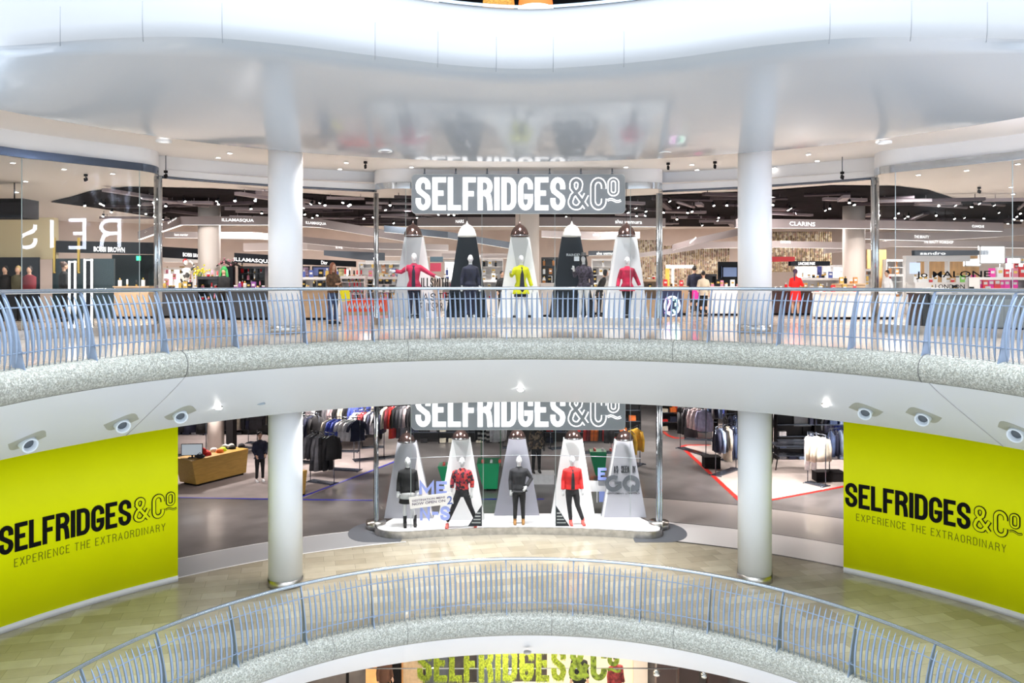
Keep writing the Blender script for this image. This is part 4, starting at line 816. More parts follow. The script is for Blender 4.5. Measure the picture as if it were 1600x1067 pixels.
# printed triangles, letters and plates in the lower window
def wobj(name, px, py, D, lab, cat, fnb, grp=None):
    root = empty(name, UD(px, py, D)); tag(root, lab, cat, grp); fnb(root, D/F); return root
def tri(sg):
    def b(root, k):
        w = 22*k*sg; h = 33*k; MB().slab([(0, 0), (w, 0), (w, h)] if sg > 0 else [(w, 0), (0, 0), (w, h)], (0, 0, 0), (1, 0, 0), (0, 0, 1), -.03, 0).build('board', mat('board_slate', (.035, .04, .055), .5), root)
        mb = MB()
        for i in range(4): ww = (5+3*(i+.5))*k*.9; mb.box((w-sg*(ww/2+.04), -.008, h*(.62-.15*i)), (ww, .006, .035))
        mb.build('print', whitec, root)
    return b
wobj('info_triangle', 731, 822, 24.25, 'dark triangular board with white lines left of the middle', 'display board', tri(1))
wobj('info_triangle', 890, 822, 24.25, 'dark triangular board with white lines left of the red jacket', 'display board', tri(-1))
periw = mat('periwinkle_letters', (.30, .38, .82), .5)
def lets(txt, hpx, gpx, wpx, sx=0):
    def b(root, k):
        mb = MB(); words(mb, txt, 0, 0, hpx*k, gpx*k, wpx*k, 3*k, planefn((0, 0, 0), (1, 0, 0)), -.02, .02); mb.build('lettering', periw, root)
    return b
wobj('blue_letters', 655, 772, 23.9, 'large periwinkle letters ME beside the black coat', 'lettering', lets('ME', 20, 14, 4.6))
wobj('blue_letters', 656, 813, 23.9, 'large periwinkle letters N and S under the white plate', 'lettering', lets('N-S', 22, 10.5, 4.6))
wobj('blue_letters', 934, 750, 26.2, 'periwinkle letter E between the white and grey boards', 'lettering', lets('E', 19, 11, 4.4))
wobj('blue_letters', 936, 784, 26.2, 'piece of a periwinkle letter low behind the grey board', 'lettering', lets('I', 16, 8, 9))
def plate(root, k):
    R_ = (1, 0, .12); MB().slab([(0, 0), (68*k, 0), (68*k, 18*k), (0, 18*k)], (0, 0, 0), R_, (-.12, 0, 1), -.02, 0).build('board', bw, root)
    mb = MB(); text(mb, 'DESTINATION MENS', (3*k, -.01, 11*k), R_, 52*k, 3.2*k); text(mb, 'NOW OPEN ON', (3*k, -.01, 5.2*k), R_, 52*k, 4*k); mb.build('lettering', mat('plum_print', (.10, .08, .16), .5), root)
    mb = MB(); text(mb, '2', (57.5*k, -.01, 7*k), R_, 8.5*k, 13*k); mb.build('lettering', mat('blue_print', (.08, .14, .42), .5), root)
wobj('sign_plate', 641, 795, 23.8, 'white plate with small dark lettering and a big blue 2', 'sign', plate)
def plate2(root, k): MB().slab([(0, 0), (30*k, 0), (30*k, 17*k), (0, 17*k)], (0, 0, 0), (1, 0, 0), (0, 0, 1), -.02, 0).box((15*k, .03, -.1), (.03, .03, .5)).build('board', bw, root)
wobj('sign_plate', 918, 768, 26.3, 'plain back of a white plate between the white and grey boards', 'sign', plate2)
def ustext(root, k):
    mb = MB(); fn = planefn((0, 0, 0), (1, 0, 0))
    words(mb, 'MASTER', 0, 30*k, 12*k, 6.6*k, 1.4*k, 3.4*k, fn, 0, .006); words(mb, 'OF INSPIRATION', 4*k, 14*k, 13*k, 2.9*k, 1.1*k, 1.4*k, fn, 0, .006); words(mb, '12', -3*k, 0, 9*k, 4*k, 1.8*k, 2*k, fn, 0, .006)
    words(mb, 'ILLSMITH', 11*k, 51*k, 15*k, 3.2*k, 1.8*k, 1.3*k, fn, 0, .006); mb.build('lettering', ink, root)
wobj('window_lettering', 647, 500, 24.35, 'black lettering at the left of the upper display window', 'lettering', ustext)
def jm(root, k):
    mb = MB(); text(mb, 'Jo MALONE', (0, 0, 0), (1, .12, 0), 116*k, 12.5*k); text(mb, 'LONDON', (33*k, 0, -14*k), (1, .12, 0), 46*k, 7*k); mb.build('lettering', ink, root)
root = wobj('window_lettering', 1432, 436.5, 21.2, 'black shop name lettering on the right shop window', 'lettering', jm)
p1_, p2_ = q1, q2; u_ = (p2_-p1_).normalized(); nn_ = Vector((-u_.y, u_.x, 0)); nn_ = nn_ if nn_.dot(Vector((CX, CY, 0))-p1_) > 0 else -nn_
def glass_hit(px, py):
    d = Vector(((px-800)/F, 1, (HZ-py)/F)); t = (p1_-Vector((0, 0, 0))).dot(nn_)/d.dot(nn_); return d*t
for c_ in list(root.children): bpy.data.objects.remove(c_)
a_ = glass_hit(1432, 436.5)+nn_*.02; b_ = glass_hit(1548, 435.5)+nn_*.02; root.location = a_; wv_ = (b_-a_).length; ht_ = 12.5*a_.y/F
mb = MB(); R_ = (b_-a_).normalized(); R_.z = 0; text(mb, 'Jo MALONE', (0, 0, 0), R_, wv_, ht_, 0); text(mb, 'LONDON', Vector(R_)*wv_*.27+Vector((0, 0, -ht_*1.15)), R_, wv_*.4, ht_*.55, 0); mb.build('lettering', ink, root)
# ================================================================ menswear: garments on racks
def col_mat(c):
    n = 'cloth_'+c
    cs = {'black': (.012, .012, .015), 'navy': (.018, .022, .05), 'grey': (.16, .16, .18), 'charcoal': (.045, .045, .055), 'white': (.75, .75, .78), 'pink': (.50, .40, .42), 'cream': (.62, .58, .48), 'blue': (.08, .12, .50), 'denim': (.05, .08, .17), 'lavender': (.30, .30, .45), 'red': (.5, .02, .02), 'burgundy': (.20, .02, .03), 'orange': (.80, .18, .03), 'olive': (.10, .09, .05), 'sky': (.25, .33, .50), 'yellow': (.8, .45, .03), 'green': (.02, .2, .08)}
    if c == 'stripe':
        if n not in MATS:
            m = bpy.data.materials.new(n); m.use_nodes = True; nt = m.node_tree; b = nt.nodes['Principled BSDF']; b.inputs['Roughness'].default_value = .8
            tc = nt.nodes.new('ShaderNodeTexCoord'); w = nt.nodes.new('ShaderNodeTexWave'); w.bands_direction = 'Z'; w.inputs['Scale'].default_value = 2.2; nt.links.new(tc.outputs['Object'], w.inputs[0])
            r = nt.nodes.new('ShaderNodeValToRGB'); r.color_ramp.interpolation = 'CONSTANT'; r.color_ramp.elements[0].color = (.015, .015, .018, 1); r.color_ramp.elements[1].position = .55; r.color_ramp.elements[1].color = (.6, .58, .55, 1)
            nt.links.new(w.outputs['Fac'], r.inputs[0]); nt.links.new(r.outputs[0], b.inputs['Base Color']); MATS[n] = m
        return MATS[n]
    return mat(n, cs[c], .85, noise=.18, nscale=7)
def garment_mesh(kind):
    m = MB(); n = 12
    def sec(z, hw, dp, ph): return [((hw+.012*math.sin(3*a+ph))*math.cos(a), (dp+.018*math.sin(5*a+ph*2))*math.sin(a), z) for a in [2*PI*k/n for k in range(n)]]
    def body(rows):
        vs = [p for i, (z, hw, dp) in enumerate(rows) for p in sec(z, hw, dp, i*.5)]; L = len(rows)
        m.add(vs, [(i*n+k, i*n+(k+1) % n, (i+1)*n+(k+1) % n, (i+1)*n+k) for i in range(L-1) for k in range(n)]+[tuple(range(n))[::-1], tuple((L-1)*n+k for k in range(n))], 0, True)
    if kind in ('shirt', 'jacket', 'tee', 'coat'):
        L = {'shirt': .74, 'jacket': .70, 'tee': .66, 'coat': 1.05}[kind]; d = .075 if kind in ('jacket', 'coat') else .05
        body([(-.03, .05, .04), (-.06, .10, .05), (-.11, .21, d), (-.3, .22, d+.01), (-.5, .22, d+.012), (-L, .245, d+.02)])
        sl = .25 if kind == 'tee' else .60
        for e in (-1, 1): m.tube([(e*.19, 0, -.12), (e*(.25+.02), .01, -.12-sl*.45), (e*(.265+(.05 if kind == 'tee' else 0)), .02, -.12-sl)], [(.055, .055), (.06, .05), (.045, .045)], 8)
    elif kind == 'trousers':
        body([(-.08, .17, .05), (-.14, .19, .055), (-.32, .20, .065)])
        for e in (-1, 1): m.tube([(e*.095, 0, -.28), (e*.105, .01, -.65), (e*.11, 0, -1.02)], [(.10, .06), (.09, .055), (.085, .05)], 8)
    else:
        for e in (-1, 1): m.tube([(e*.05, 0, -.03), (e*.06, .015*e, -.5), (e*.06, 0, -.95)], [(.045, .02), (.05, .025), (.055, .02)], 8)
    o = m.build('tmp', whitec); d = o.data; bpy.data.objects.remove(o); return d
GM = {k: garment_mesh(k) for k in ('shirt', 'jacket', 'tee', 'coat', 'trousers', 'scarf')}
hm = MB().tube([(0, 0, .0), (.02, 0, .025), (.03, 0, .05), (0, 0, .07), (-.025, 0, .05)], .006, 5).tube([(-.2, 0, -.09), (0, 0, -.01), (.2, 0, -.09)], .008, 5)
ho = hm.build('hanger', chrome); HM = ho.data; bpy.data.objects.remove(ho)
def garment(kind, c, loc, rz, label, group, s=1.0):
    o = bpy.data.objects.new({'tee': 'tee_shirt'}.get(kind, kind), GM[kind]); C.objects.link(o); o.location = loc; o.rotation_euler = (0, 0, rz); o.scale = (s, s, s)
    o.material_slots[0].link = 'OBJECT'; o.material_slots[0].material = col_mat(c); tag(o, label, 'clothes', group)
    h = bpy.data.objects.new('hanger', HM); C.objects.link(h); h.parent = o; return o
def rack(a, b, h, items, where, base=True, label=None, m_=None, turn=0.0, drop=.035, s=1.28, z0=FB, shelf=False):
    """a, b: floor points of the two uprights; items: (kind, colour) in order from a to b"""
    h = h*1.06; a = Vector(a); b = Vector(b); d = (b-a); L = d.length; u = d.normalized(); m_ = m_ or darkmetal; rz = math.atan2(u.y, u.x)
    root = empty('clothes_rack', (a.x, a.y, z0), rz); tag(root, label or f'metal clothes rack {where}', 'clothes rack')
    MB().tube([(-.03, 0, h), (L+.03, 0, h)], .016, 6).build('rail', m_, root)
    for x in (0, L):
        MB().tube([(x, 0, .02), (x, 0, h)], .018, 6).build('upright', m_, root)
        if base: MB().tube([(x, -.25, .02), (x, .25, .02)], .02, 6).build('foot', m_, root)
    if base: MB().box((L/2, 0, .03), (L, .32, .05)).build('base_shelf', m_, root)
    n = len(items)
    for i, (k, c) in enumerate(items):
        p = a+u*(L*(i+.5)/n); garment(k, c, (p.x, p.y, z0+h-drop-.02), rz+PI/2+turn+random.uniform(-.15, .15), f'{c} {"tee shirt" if k == "tee" else k} hanging {where}', f'clothes hanging {where}', s)
def rp(x, y): return U(x, y, FB)
R = random.Random(5)
HIP = ('shirt', 'jacket', 'trousers')
def pick(s, kinds=('jacket', 'shirt')): return [(R.choice(kinds), c) for c in s.split()]
rack(rp(1063, 700), rp(1103, 712), 1.9, [('trousers', 'black'), ('trousers', 'black'), ('coat', 'charcoal'), ('shirt', 'pink'), ('shirt', 'pink'), ('shirt', 'lavender')], 'by the red floor line', turn=-1.0)
rack(rp(1118, 744), rp(1150, 733), 1.75, [('jacket', 'navy'), ('shirt', 'sky'), ('jacket', 'black'), ('coat', 'cream'), ('trousers', 'navy'), ('trousers', 'denim')], 'just left of the lower right column', turn=-.6)
rack(rp(1112, 690), rp(1160, 690), 1.95, pick('denim grey navy sky blue navy black denim'), 'behind the racks by the red line', turn=-.9)
rack(rp(1058, 672), rp(1105, 676), 1.75, pick('orange red pink navy grey orange cream'), 'far off near the orange shelf', turn=-.8)
rack(rp(1205, 705), rp(1245, 708), 1.95, pick('white white pink grey charcoal'), 'right behind the lower right column', turn=-.9)
rack(rp(1262, 712), rp(1320, 716), 1.9, pick('navy black denim grey white lavender lavender blue'), 'beside the right yellow hoarding, back row', turn=-.9)
rack(rp(1262, 754), rp(1290, 761), 1.75, [('trousers', 'white'), ('shirt', 'cream'), ('jacket', 'cream')], 'beside the right yellow hoarding, front row', turn=-.3)
rack(rp(1296, 748), rp(1325, 744), 1.75, [('shirt', 'denim'), ('shirt', 'navy'), ('shirt', 'sky'), ('jacket', 'navy')], 'touching the right yellow hoarding', turn=-.6)
rack(rp(1172, 700), rp(1215, 704), 1.9, pick('denim navy white grey sky black', HIP), 'partly hidden by the lower right column', turn=-.9)
rack(rp(1210, 688), rp(1262, 690), 2.0, pick('white pink grey charcoal lavender navy white', HIP), 'high at the back right, above the trestle table', turn=-.9)
rack(rp(1268, 690), rp(1330, 692), 2.0, pick('navy blue grey denim black lavender white', HIP), 'at the very back beside the right hoarding', turn=-.9)
rack(rp(1130, 720), rp(1160, 716), 1.8, pick('black navy denim sky', HIP), 'between the two racks left of the lower right column', turn=-.7)
rack(rp(1070, 686), rp(1112, 688), 1.75, pick('denim black orange charcoal pink', HIP), 'beyond the bend of the red line', turn=-.9)
rack(rp(388, 692), rp(420, 694), 2.1, pick('black grey cream charcoal', ('coat', 'trousers')), 'at the back behind the man in dark clothes', turn=-.9)
rack(rp(470, 722), rp(498, 724), 1.9, pick('black charcoal navy black', ('jacket', 'coat')), 'close behind the lower left column', turn=-.7)
rack(rp(566, 700), rp(600, 699), 2.1, pick('white grey blue cream black', ('shirt', 'tee')), 'at the back near the left post', turn=-.8)
rack(rp(485, 752), rp(522, 757), 1.75, [('jacket', 'grey'), ('coat', 'charcoal'), ('coat', 'grey'), ('trousers', 'black'), ('trousers', 'black'), ('jacket', 'black')], 'just right of the lower left column', turn=-.3)
rack(rp(512, 733), rp(562, 736), 1.95, [('shirt', 'cream'), ('shirt', 'blue'), ('jacket', 'blue'), ('tee', 'white'), ('tee', 'white'), ('tee', 'white'), ('tee', 'navy')], 'with white and blue tops right of the lower left column', turn=-.7)
rack(rp(553, 720), rp(600, 716), 1.95, pick('white grey red burgundy white navy white black navy', ('tee', 'shirt')), 'beside the left post of the lower window', turn=-.8)
rack(rp(470, 705), rp(560, 706), 2.1, pick('black black pink white black grey pink black cream black blue'), 'along the back, behind the lower left column', turn=-.8)
rack(rp(600, 716), rp(646, 712), 2.1, pick('cream burgundy red black charcoal grey pink black', ('coat', 'jacket')), 'seen through the left of the lower window', turn=-.8)
rack(rp(345, 702), rp(402, 700), 2.1, pick('grey charcoal grey pink cream black navy charcoal', ('coat', 'trousers')), 'along the back behind the wooden table', turn=-.9)
rack(rp(276, 712), rp(322, 716), 2.3, [('coat', 'black'), ('coat', 'black'), ('coat', 'navy'), ('jacket', 'black'), ('coat', 'black')], 'dark one beside the left yellow hoarding', turn=-.7)
rack(rp(912, 708), rp(955, 708), 1.7, [('scarf', 'red'), ('scarf', 'burgundy'), ('scarf', 'orange'), ('scarf', 'orange'), ('scarf', 'black'), ('scarf', 'red'), ('trousers', 'black')], 'seen through the right of the lower window', turn=-1.2)
rack(rp(752, 726), rp(782, 730), 1.9, [('jacket', 'black'), ('jacket', 'stripe'), ('shirt', 'stripe'), ('jacket', 'stripe'), ('shirt', 'white')], 'above the green block behind the window', base=False, m_=mat('green_metal', (.0, .22, .07), .4), turn=-.4)
rack(rp(980, 735), rp(1000, 725), 1.5, [('jacket', 'yellow'), ('jacket', 'yellow')], 'behind the grey magazine board', turn=-.4)
rack(rp(786, 700), rp(812, 700), 2.0, pick('charcoal grey black'), 'behind the middle of the lower window', turn=-.9)
rack(rp(860, 702), rp(884, 700), 2.0, pick('black charcoal navy'), 'right of the patterned mannequin', turn=-.9)
# long shelf walls at the back of the menswear hall
def shelfwall(x0, x1, D, h, lab, cols, z0=FB):
    X0, X1 = (x0-800)*D/F, (x1-800)*D/F; w = X1-X0; root = empty('wall_shelving', (X0, D, z0)); tag(root, lab, 'shelving')
    MB().box((w/2, .2, h/2), (w, .03, h)).build('back_panel', mat('shelf_back', (.04, .035, .035), .6), root)
    ns = max(2, int(w/1.2)+1)
    for k in range(ns): MB().box((w*k/(ns-1), 0, h/2), (.04, .4, h)).build('side_panel', blackm, root)
    for k in range(1, 5):
        z = h*k/5; MB().box((w/2, 0, z), (w, .4, .03)).build('shelf', darkmetal, root)
    g = f'folded clothes on the {lab}'
    rr = random.Random(x0)
    for k in range(0, 4):
        z = h*k/5+.015 if k else .02
        for j in range(int(w/.42)):
            if rr.random() < .35: continue
            x = .25+j*.42; c = rr.choice(cols); hh = rr.uniform(.10, .26)
            f = MB(); nl = max(2, int(hh/.05))
            for q in range(nl): f.box((0, 0, hh*(q+.5)/nl), (.30-.01*(q % 2), .26, hh/nl*.86))
            o = f.build('folded_clothes', col_mat(c), None, (X0+x, D-.02, z0+z)); tag(o, f'{c} folded clothes on the {lab}', 'clothes', g)
shelfwall(1135, 1205, 36, 2.3, 'dark shelving behind the jeans rack', ['denim', 'navy', 'grey', 'orange'])
shelfwall(1212, 1330, 34.5, 2.4, 'dark shelving at the right of the menswear hall', ['denim', 'navy', 'grey', 'white', 'sky'])
shelfwall(462, 596, 39, 2.5, 'dark shelving at the back left of the menswear hall', ['black', 'grey', 'white', 'navy'])
shelfwall(1030, 1120, 41, 2.3, 'dark shelving far behind the red line', ['orange', 'red', 'navy', 'cream'])
shelfwall(640, 780, 38, 2.5, 'dark shelving behind the lower window', ['black', 'grey', 'cream', 'navy'])
shelfwall(850, 1000, 38, 2.5, 'dark shelving behind the right half of the lower window', ['black', 'orange', 'red', 'navy'])
shelfwall(270, 420, 40, 2.5, 'dark shelving at the far left of the menswear hall', ['black', 'grey', 'navy', 'pink'])
# wooden table with goods
wood = mat('yellow_wood', (.42, .25, .055), .45, noise=.12, nscale=3, nstretch=(1, 8, 8))
def table_block(px0, py0, px1, py1, wd, h, lab, m_, name='display_table', cut=True):
    a, b = rp(px0, py0), rp(px1, py1); d = b-a; L = d.length; rz = math.atan2(d.y, d.x); root = empty(name, a, rz); tag(root, lab, 'table')
    m = MB(); i = .22
    lo = [(i, .05), (L-i*.3, .05), (L-i*.3, wd-.05), (i, wd-.05)]; hi = [(0, 0), (L, 0), (L, wd), (0, wd)]
    m.add([(x, y, .08) for x, y in lo]+[(x, y, h) for x, y in hi], [(3, 2, 1, 0), (0, 1, 5, 4), (1, 2, 6, 5), (2, 3, 7, 6), (3, 0, 4, 7)]); m.build('body', m_, root)
    MB().box((L/2, wd/2, h+.01), (L, wd, .03)).build('top', m_, root); MB().box((L/2+.1, wd/2, .04), (L-.5, wd-.2, .08)).build('plinth', blackm, root)
    return root, a, Vector((d.x, d.y, 0)).normalized(), rz
tb, ta, tu, trz = table_block(300, 763, 388, 741, 1.0, .95, 'long yellow wooden counter table near the left hoarding', wood)
tv = Vector((-tu.y, tu.x, 0)); tz = FB+.975
def on(u, v): p = ta+tu*u+tv*v; p.z = tz; return p
o = empty('monitor', on(.35, .45), .1); tag(o, 'white screened monitor standing on the wooden table', 'monitor'); MB().box((0, 0, .30), (.75, .04, .42)).build('housing', blackm, o); MB().box((0, -.025, .30), (.71, .01, .38)).build('screen', mat('pale_screen', (.55, .62, .68), .4, emit=.25), o); MB().tube([(0, .03, 0), (0, .03, .2)], .03, 8).box((0, 0, .01), (.25, .18, .02)).build('stand', blackm, o)
def cap(col, m_=None):
    m = MB(); m.loft([(0, 0, 0, .10, .10), (0, 0, .05, .10, .10), (0, 0, .09, .08, .08), (0, 0, .115, .03, .03)], 12); m.loft([(0, -.10, .005, .075, .08), (0, -.10, .02, .075, .08)], 12); return m.build('cap', m_ or col_mat(col))
for i, (c, u, v) in enumerate([('red', .95, .35), ('red', 1.05, .55), ('white', 1.5, .7), ('yellow', 1.75, .5), ('orange', 1.5, .35), ('black', 2.2, .5), ('olive', 2.0, .75), ('cream', 2.35, .75), ('black', 2.6, .45), ('white', 2.15, .85)]):
    o = cap(c, mat('neon_cap', (.6, .85, .02), .7) if c == 'yellow' else None); o.location = on(u, v); o.rotation_euler = (0, 0, i); o.scale = (1.3, 1.3, 1.3); tag(o, f'{"neon yellow" if c == "yellow" else c} cap lying on the wooden table', 'cap', 'caps on the wooden table')
o = MB().ball((0, 0, .14), (.16, .10, .16), 12).build('backpack', col_mat('red'), None, on(.80, .45)); tag(o, 'red rucksack standing on the wooden table beside the monitor', 'bag'); MB().tube([(-.05, -.09, .25), (0, -.13, .32), (.05, -.09, .25)], .012, 6).build('strap', blackm, o)
o = MB().ball((0, 0, .07), (.20, .13, .07), 12).build('holdall', col_mat('black'), None, on(.45, .15)); tag(o, 'black bag lying in front of the monitor on the wooden table', 'bag'); MB().tube([(-.1, 0, .12), (0, 0, .2), (.1, 0, .12)], .012, 6).build('handle', blackm, o)
table_block(470, 778, 480, 774, .6, .85, 'corner of a yellow wooden counter beside the lower left column', wood)
gm = mat('green_block', (.0, .27, .10), .45)
for (x0, y0, x1, y1, w, h, lab) in [(684, 768, 722, 768, .7, .85, 'green block table left of the camouflage sweater'), (745, 768, 780, 768, 1.0, .95, 'green block table under the striped tops'), (922, 747, 948, 747, .6, .95, 'small green stand behind the white and grey boards')]:
    r_, a_, u_, z_ = table_block(x0, y0, x1, y1, w, h, lab, gm)
    for k in range(3):
        s_ = MB().tube([(0, 0, .05), (0, -.1, .05), (0, -.2, .035)], [.045, .05, .035], 8).box((0, -.08, .01), (.09, .28, .02)).build('shoe', whitec if k % 2 else redshoe, None, a_+u_*(.2+.3*k)+Vector((0, .35, h+.025))); tag(s_, f'{"white" if k % 2 else "red"} shoe on top of the {lab}', 'shoe', f'shoes on the {lab}')
dt = empty('trestle_table', rp(1212, 732)); tag(dt, 'dark slatted table behind the lower right column', 'table')
MB().box((.75, 0, .95), (1.7, .8, .05)).box((.75, -.2, 1.15), (1.5, .3, .03)).build('top', darkmetal, dt); MB().box((.75, 0, .55), (1.5, .6, .03)).build('shelf', darkmetal, dt)
for x in (0, 1.5):
    for y in (-.3, .3): MB().tube([(x-.1, y, 0), (x+.1, y*.6, .95)], .025, 6).build('leg', blackm, dt)
o = MB().box((0, 0, .22), (.62, .5, .44)).box((0, 0, .45), (.66, .54, .03)).build('black_plinth', blackm, None, rp(1121, 736)+Vector((-.1, .6, 0))); tag(o, 'black box plinth under the rack left of the lower right column', 'plinth')
o = MB().box((0, 0, .17), (1.0, .5, .34)).box((0, 0, .35), (1.04, .54, .03)).build('black_plinth', blackm, None, rp(1303, 757)+Vector((0, .6, 0))); tag(o, 'black box plinth beside the right yellow hoarding', 'plinth')
sgn = empty('stand_sign', rp(1254, 716)); tag(sgn, 'white information panel on a black frame among the shirts', 'sign'); MB().tube([(0, 0, 0), (0, 0, 1.3)], .02, 6).box((0, 0, .02), (.4, .3, .03)).build('stand', blackm, sgn); MB().box((0, -.02, 1.6), (.72, .03, .52)).build('panel', whitec, sgn)
fin = MB().prism([(0, 0), (.28, 0), (.28, .5), (0, .5)], 0, 4.2).build('black_fin', blackm, None, rp(352, 716)+Vector((.1, -.2, 0))); tag(fin, 'black wall fin beside the pale column behind the wooden table', 'panel')
# ================================================================ beauty hall
def band(pts, D0, D1, zt, zb, m_, lab, txt=None, tpos=None, tw=None, th=None, lit=True, n=None):
    """curved hanging fascia: px list front edge with heights given as pixel rows"""
    root = empty('hanging_fascia', UD(pts[0][0], (pts[0][1]+pts[0][2])/2, pts[0][3])); tag(root, lab, 'fascia'); c = root.location
    m = MB(); top = [UD(p[0], p[1], p[3])-c for p in pts]; bot = [UD(p[0], p[2], p[3])-c for p in pts]; n = len(pts); bk_ = Vector((0, .25, 0))
    m.add(top+bot+[p+bk_ for p in top]+[p+bk_ for p in bot], [q for i in range(n-1) for q in ((n+i, n+i+1, i+1, i), (2*n+i, 2*n+i+1, 3*n+i+1, 3*n+i), (i, i+1, 2*n+i+1, 2*n+i))]); m.build('fascia_panel', m_, root)
    m = MB(); m.add([p+Vector((0, .02, -.005)) for p in bot]+[p+bk_+Vector((0, -.02, -.005)) for p in bot], [(i, i+1, n+i+1, n+i) for i in range(n-1)]); m.build('light_strip' if lit else 'underside', softlit if lit else m_, root)
    if zt:
        for i in range(0, n, 2): MB().tube([top[i]+bk_*.5, Vector((top[i].x, top[i].y+.12, 2.86-c.z))], .008, 4).build('hanging_rod', blackm, root)
    for (s, x, y, D, w, h) in (txt or []):
        mb = MB(); p = UD(x, y, D)-c; i = max(k for k in range(n-1) if pts[k][0] <= x+1 or k == 0); dr = (top[i+1]-top[i]); dr.z = 0; dr.normalize()
        q = pts[i]; q2 = pts[i+1]; kk = (x-800)/F; A_ = UD(q[0], 0, q[3]); B_ = UD(q2[0], 0, q2[3]); dx, dy = B_.x-A_.x, B_.y-A_.y
        t = (kk*A_.y-A_.x)/(dx-kk*dy); D2 = A_.y+dy*t; p = UD(x, y, D2)-c+Vector((0, -.02, 0)); up_ = Vector((0, 0, 1)); sk = ((q2[1]-q[1])/(q2[0]-q[0]))
        text(mb, s, p, dr+Vector((0, 0, -sk*1.0)), w*D2/F/max(.4, dr.x), h*D2/F); mb.build('lettering', ledwhite, root)
    return root
tp2 = mat('taupe_fascia_light', (.46, .40, .39), .5); tp3 = mat('blush_fascia', (.60, .52, .50), .5); slate_f = mat('slate_fascia', (.10, .12, .15), .4)
band([(215, 362, 374, 27), (282, 338, 351, 30), (420, 338, 351, 31), (500, 342, 355, 31.5), (560, 352, 365, 33), (640, 366, 378, 35)], 0, 0, 1, 0, taupe, 'long bent taupe fascia with lit brand names at the left', [('ILLAMASQUA', 347, 346.5, 30, 45, 5.5), ('ILLAMASQUA', 478, 350.5, 31, 30, 5.0), ('laura mercier', 262, 350.5, 30, 13, 4)])
band([(256, 362, 371, 33), (330, 362, 372, 33.5), (400, 363, 373, 34), (470, 369, 379, 35), (560, 378, 388, 37), (700, 382, 391, 39)], 0, 0, 0, 0, tp2, 'second lower taupe fascia at the left', [('laura mercier', 273, 368.5, 33, 19, 4), ('laura mercier', 348, 370, 33, 22, 4.5)])
band([(380, 380, 392, 38), (480, 378, 390, 38), (600, 388, 400, 39), (720, 392, 402, 40)], 0, 0, 0, 0, tp3, 'third blush fascia far back at the left', [('EVE', 525, 388, 38, 10, 4.5), ('NARS', 572, 389, 38, 12, 4)])
band([(652, 340, 353, 30), (760, 339, 353, 30), (900, 339, 353, 30), (1040, 341, 354, 30.5)], 0, 0, 0, 0, taupe, 'straight taupe fascia right under the upper store sign', [('NARS', 712, 348.5, 30, 13, 5), ('shu uemura', 961, 349, 30, 43, 6)])
band([(600, 352, 362, 33), (700, 362, 372, 33), (820, 382, 392, 35)], 0, 0, 0, 0, slate_f, 'dark slanting fascia behind the left half of the display window')
band([(846, 360, 370, 34), (930, 362, 374, 34), (1000, 362, 372, 34)], 0, 0, 0, 0, tp2, 'lower taupe fascia behind the right black board', [('shu uemura', 926, 369, 34, 36, 5)])
band([(1052, 382, 391, 34), (1085, 372, 382, 32), (1160, 355, 367, 30), (1205, 350, 362, 29)], 0, 0, 0, 0, taupe, 'slanting taupe fascia left of the upper right column', [('ESTEE LAUDER', 1078, 381, 34, 10, 3)])
band([(980, 398, 404, 36), (1050, 388, 396, 36), (1100, 378, 388, 36), (1200, 376, 386, 36), (1320, 378, 388, 36)], 0, 0, 0, 0, tp2, 'second taupe fascia low behind the upper right column', [('ESTEE LAUDER', 1085, 381.5, 36, 34, 5), ('LANCOME', 1219, 380, 36, 16, 4.2)])
band([(1150, 342, 355, 29), (1206, 342, 356, 29), (1290, 343, 356, 29.5), (1370, 344, 357, 30), (1480, 346, 359, 30), (1568, 348, 361, 30)], 0, 0, 1, 0, taupe, 'long taupe fascia with lit brand names at the right', [('CLARINS', 1233, 352.5, 29, 44, 6.5), ('CLINIQUE', 1518, 356, 30, 19, 4.5)])
band([(1350, 362, 373, 34), (1450, 364, 376, 34), (1560, 358, 370, 33), (1660, 350, 362, 32)], 0, 0, 0, 0, tp2, 'lower taupe fascia behind the right shop window', [('THE BEAUTY WORKSHOP', 1428, 372, 34, 47, 4.5)])
band([(1290, 388, 396, 37), (1400, 374, 385, 36), (1520, 376, 386, 36), (1650, 378, 388, 36)], 0, 0, 0, 0, tp3, 'third blush fascia at the right', [('THE BEAUTY WORKSHOP', 1443, 380, 36, 46, 4.5)])
band([(83, 376, 394, 28.5), (245, 379, 397, 30)], 0, 0, 0, 0, black, 'black fascia with lit white lettering behind the left shop window', [('BOBBI BROWN', 147, 393, 29, 39, 8)], lit=False)
band([(250, 385, 402, 33), (318, 389, 406, 34)], 0, 0, 0, 0, black, 'black fascia with lit white lettering left of the pale column', [('BOBBI BROWN', 286, 400.5, 33, 28, 6)], lit=False)
band([(366, 395, 410, 30), (470, 401, 415, 31)], 0, 0, 0, 0, black, 'black fascia with lit brand name beside the upper left column', [('ILLAMASQUA', 366, 408.5, 30, 52, 6.5)], lit=False)
band([(466, 404, 413, 35), (555, 408, 417, 36)], 0, 0, 0, 0, black, 'black fascia over the blue poster right of the upper left column', [('Dior', 502, 413, 35, 9, 6)], lit=False)
band([(506, 391, 399, 37), (600, 395, 410, 37)], 0, 0, 0, 0, slate_f, 'dark box fascia left of the centre steel post', lit=False)
band([(1235, 408, 415, 35), (1297, 408, 415, 35)], 0, 0, 0, 0, black, 'black fascia with lit brand name above the white screen', [('LANCOME PARIS', 1247, 414, 35, 26, 4.5)], lit=False)
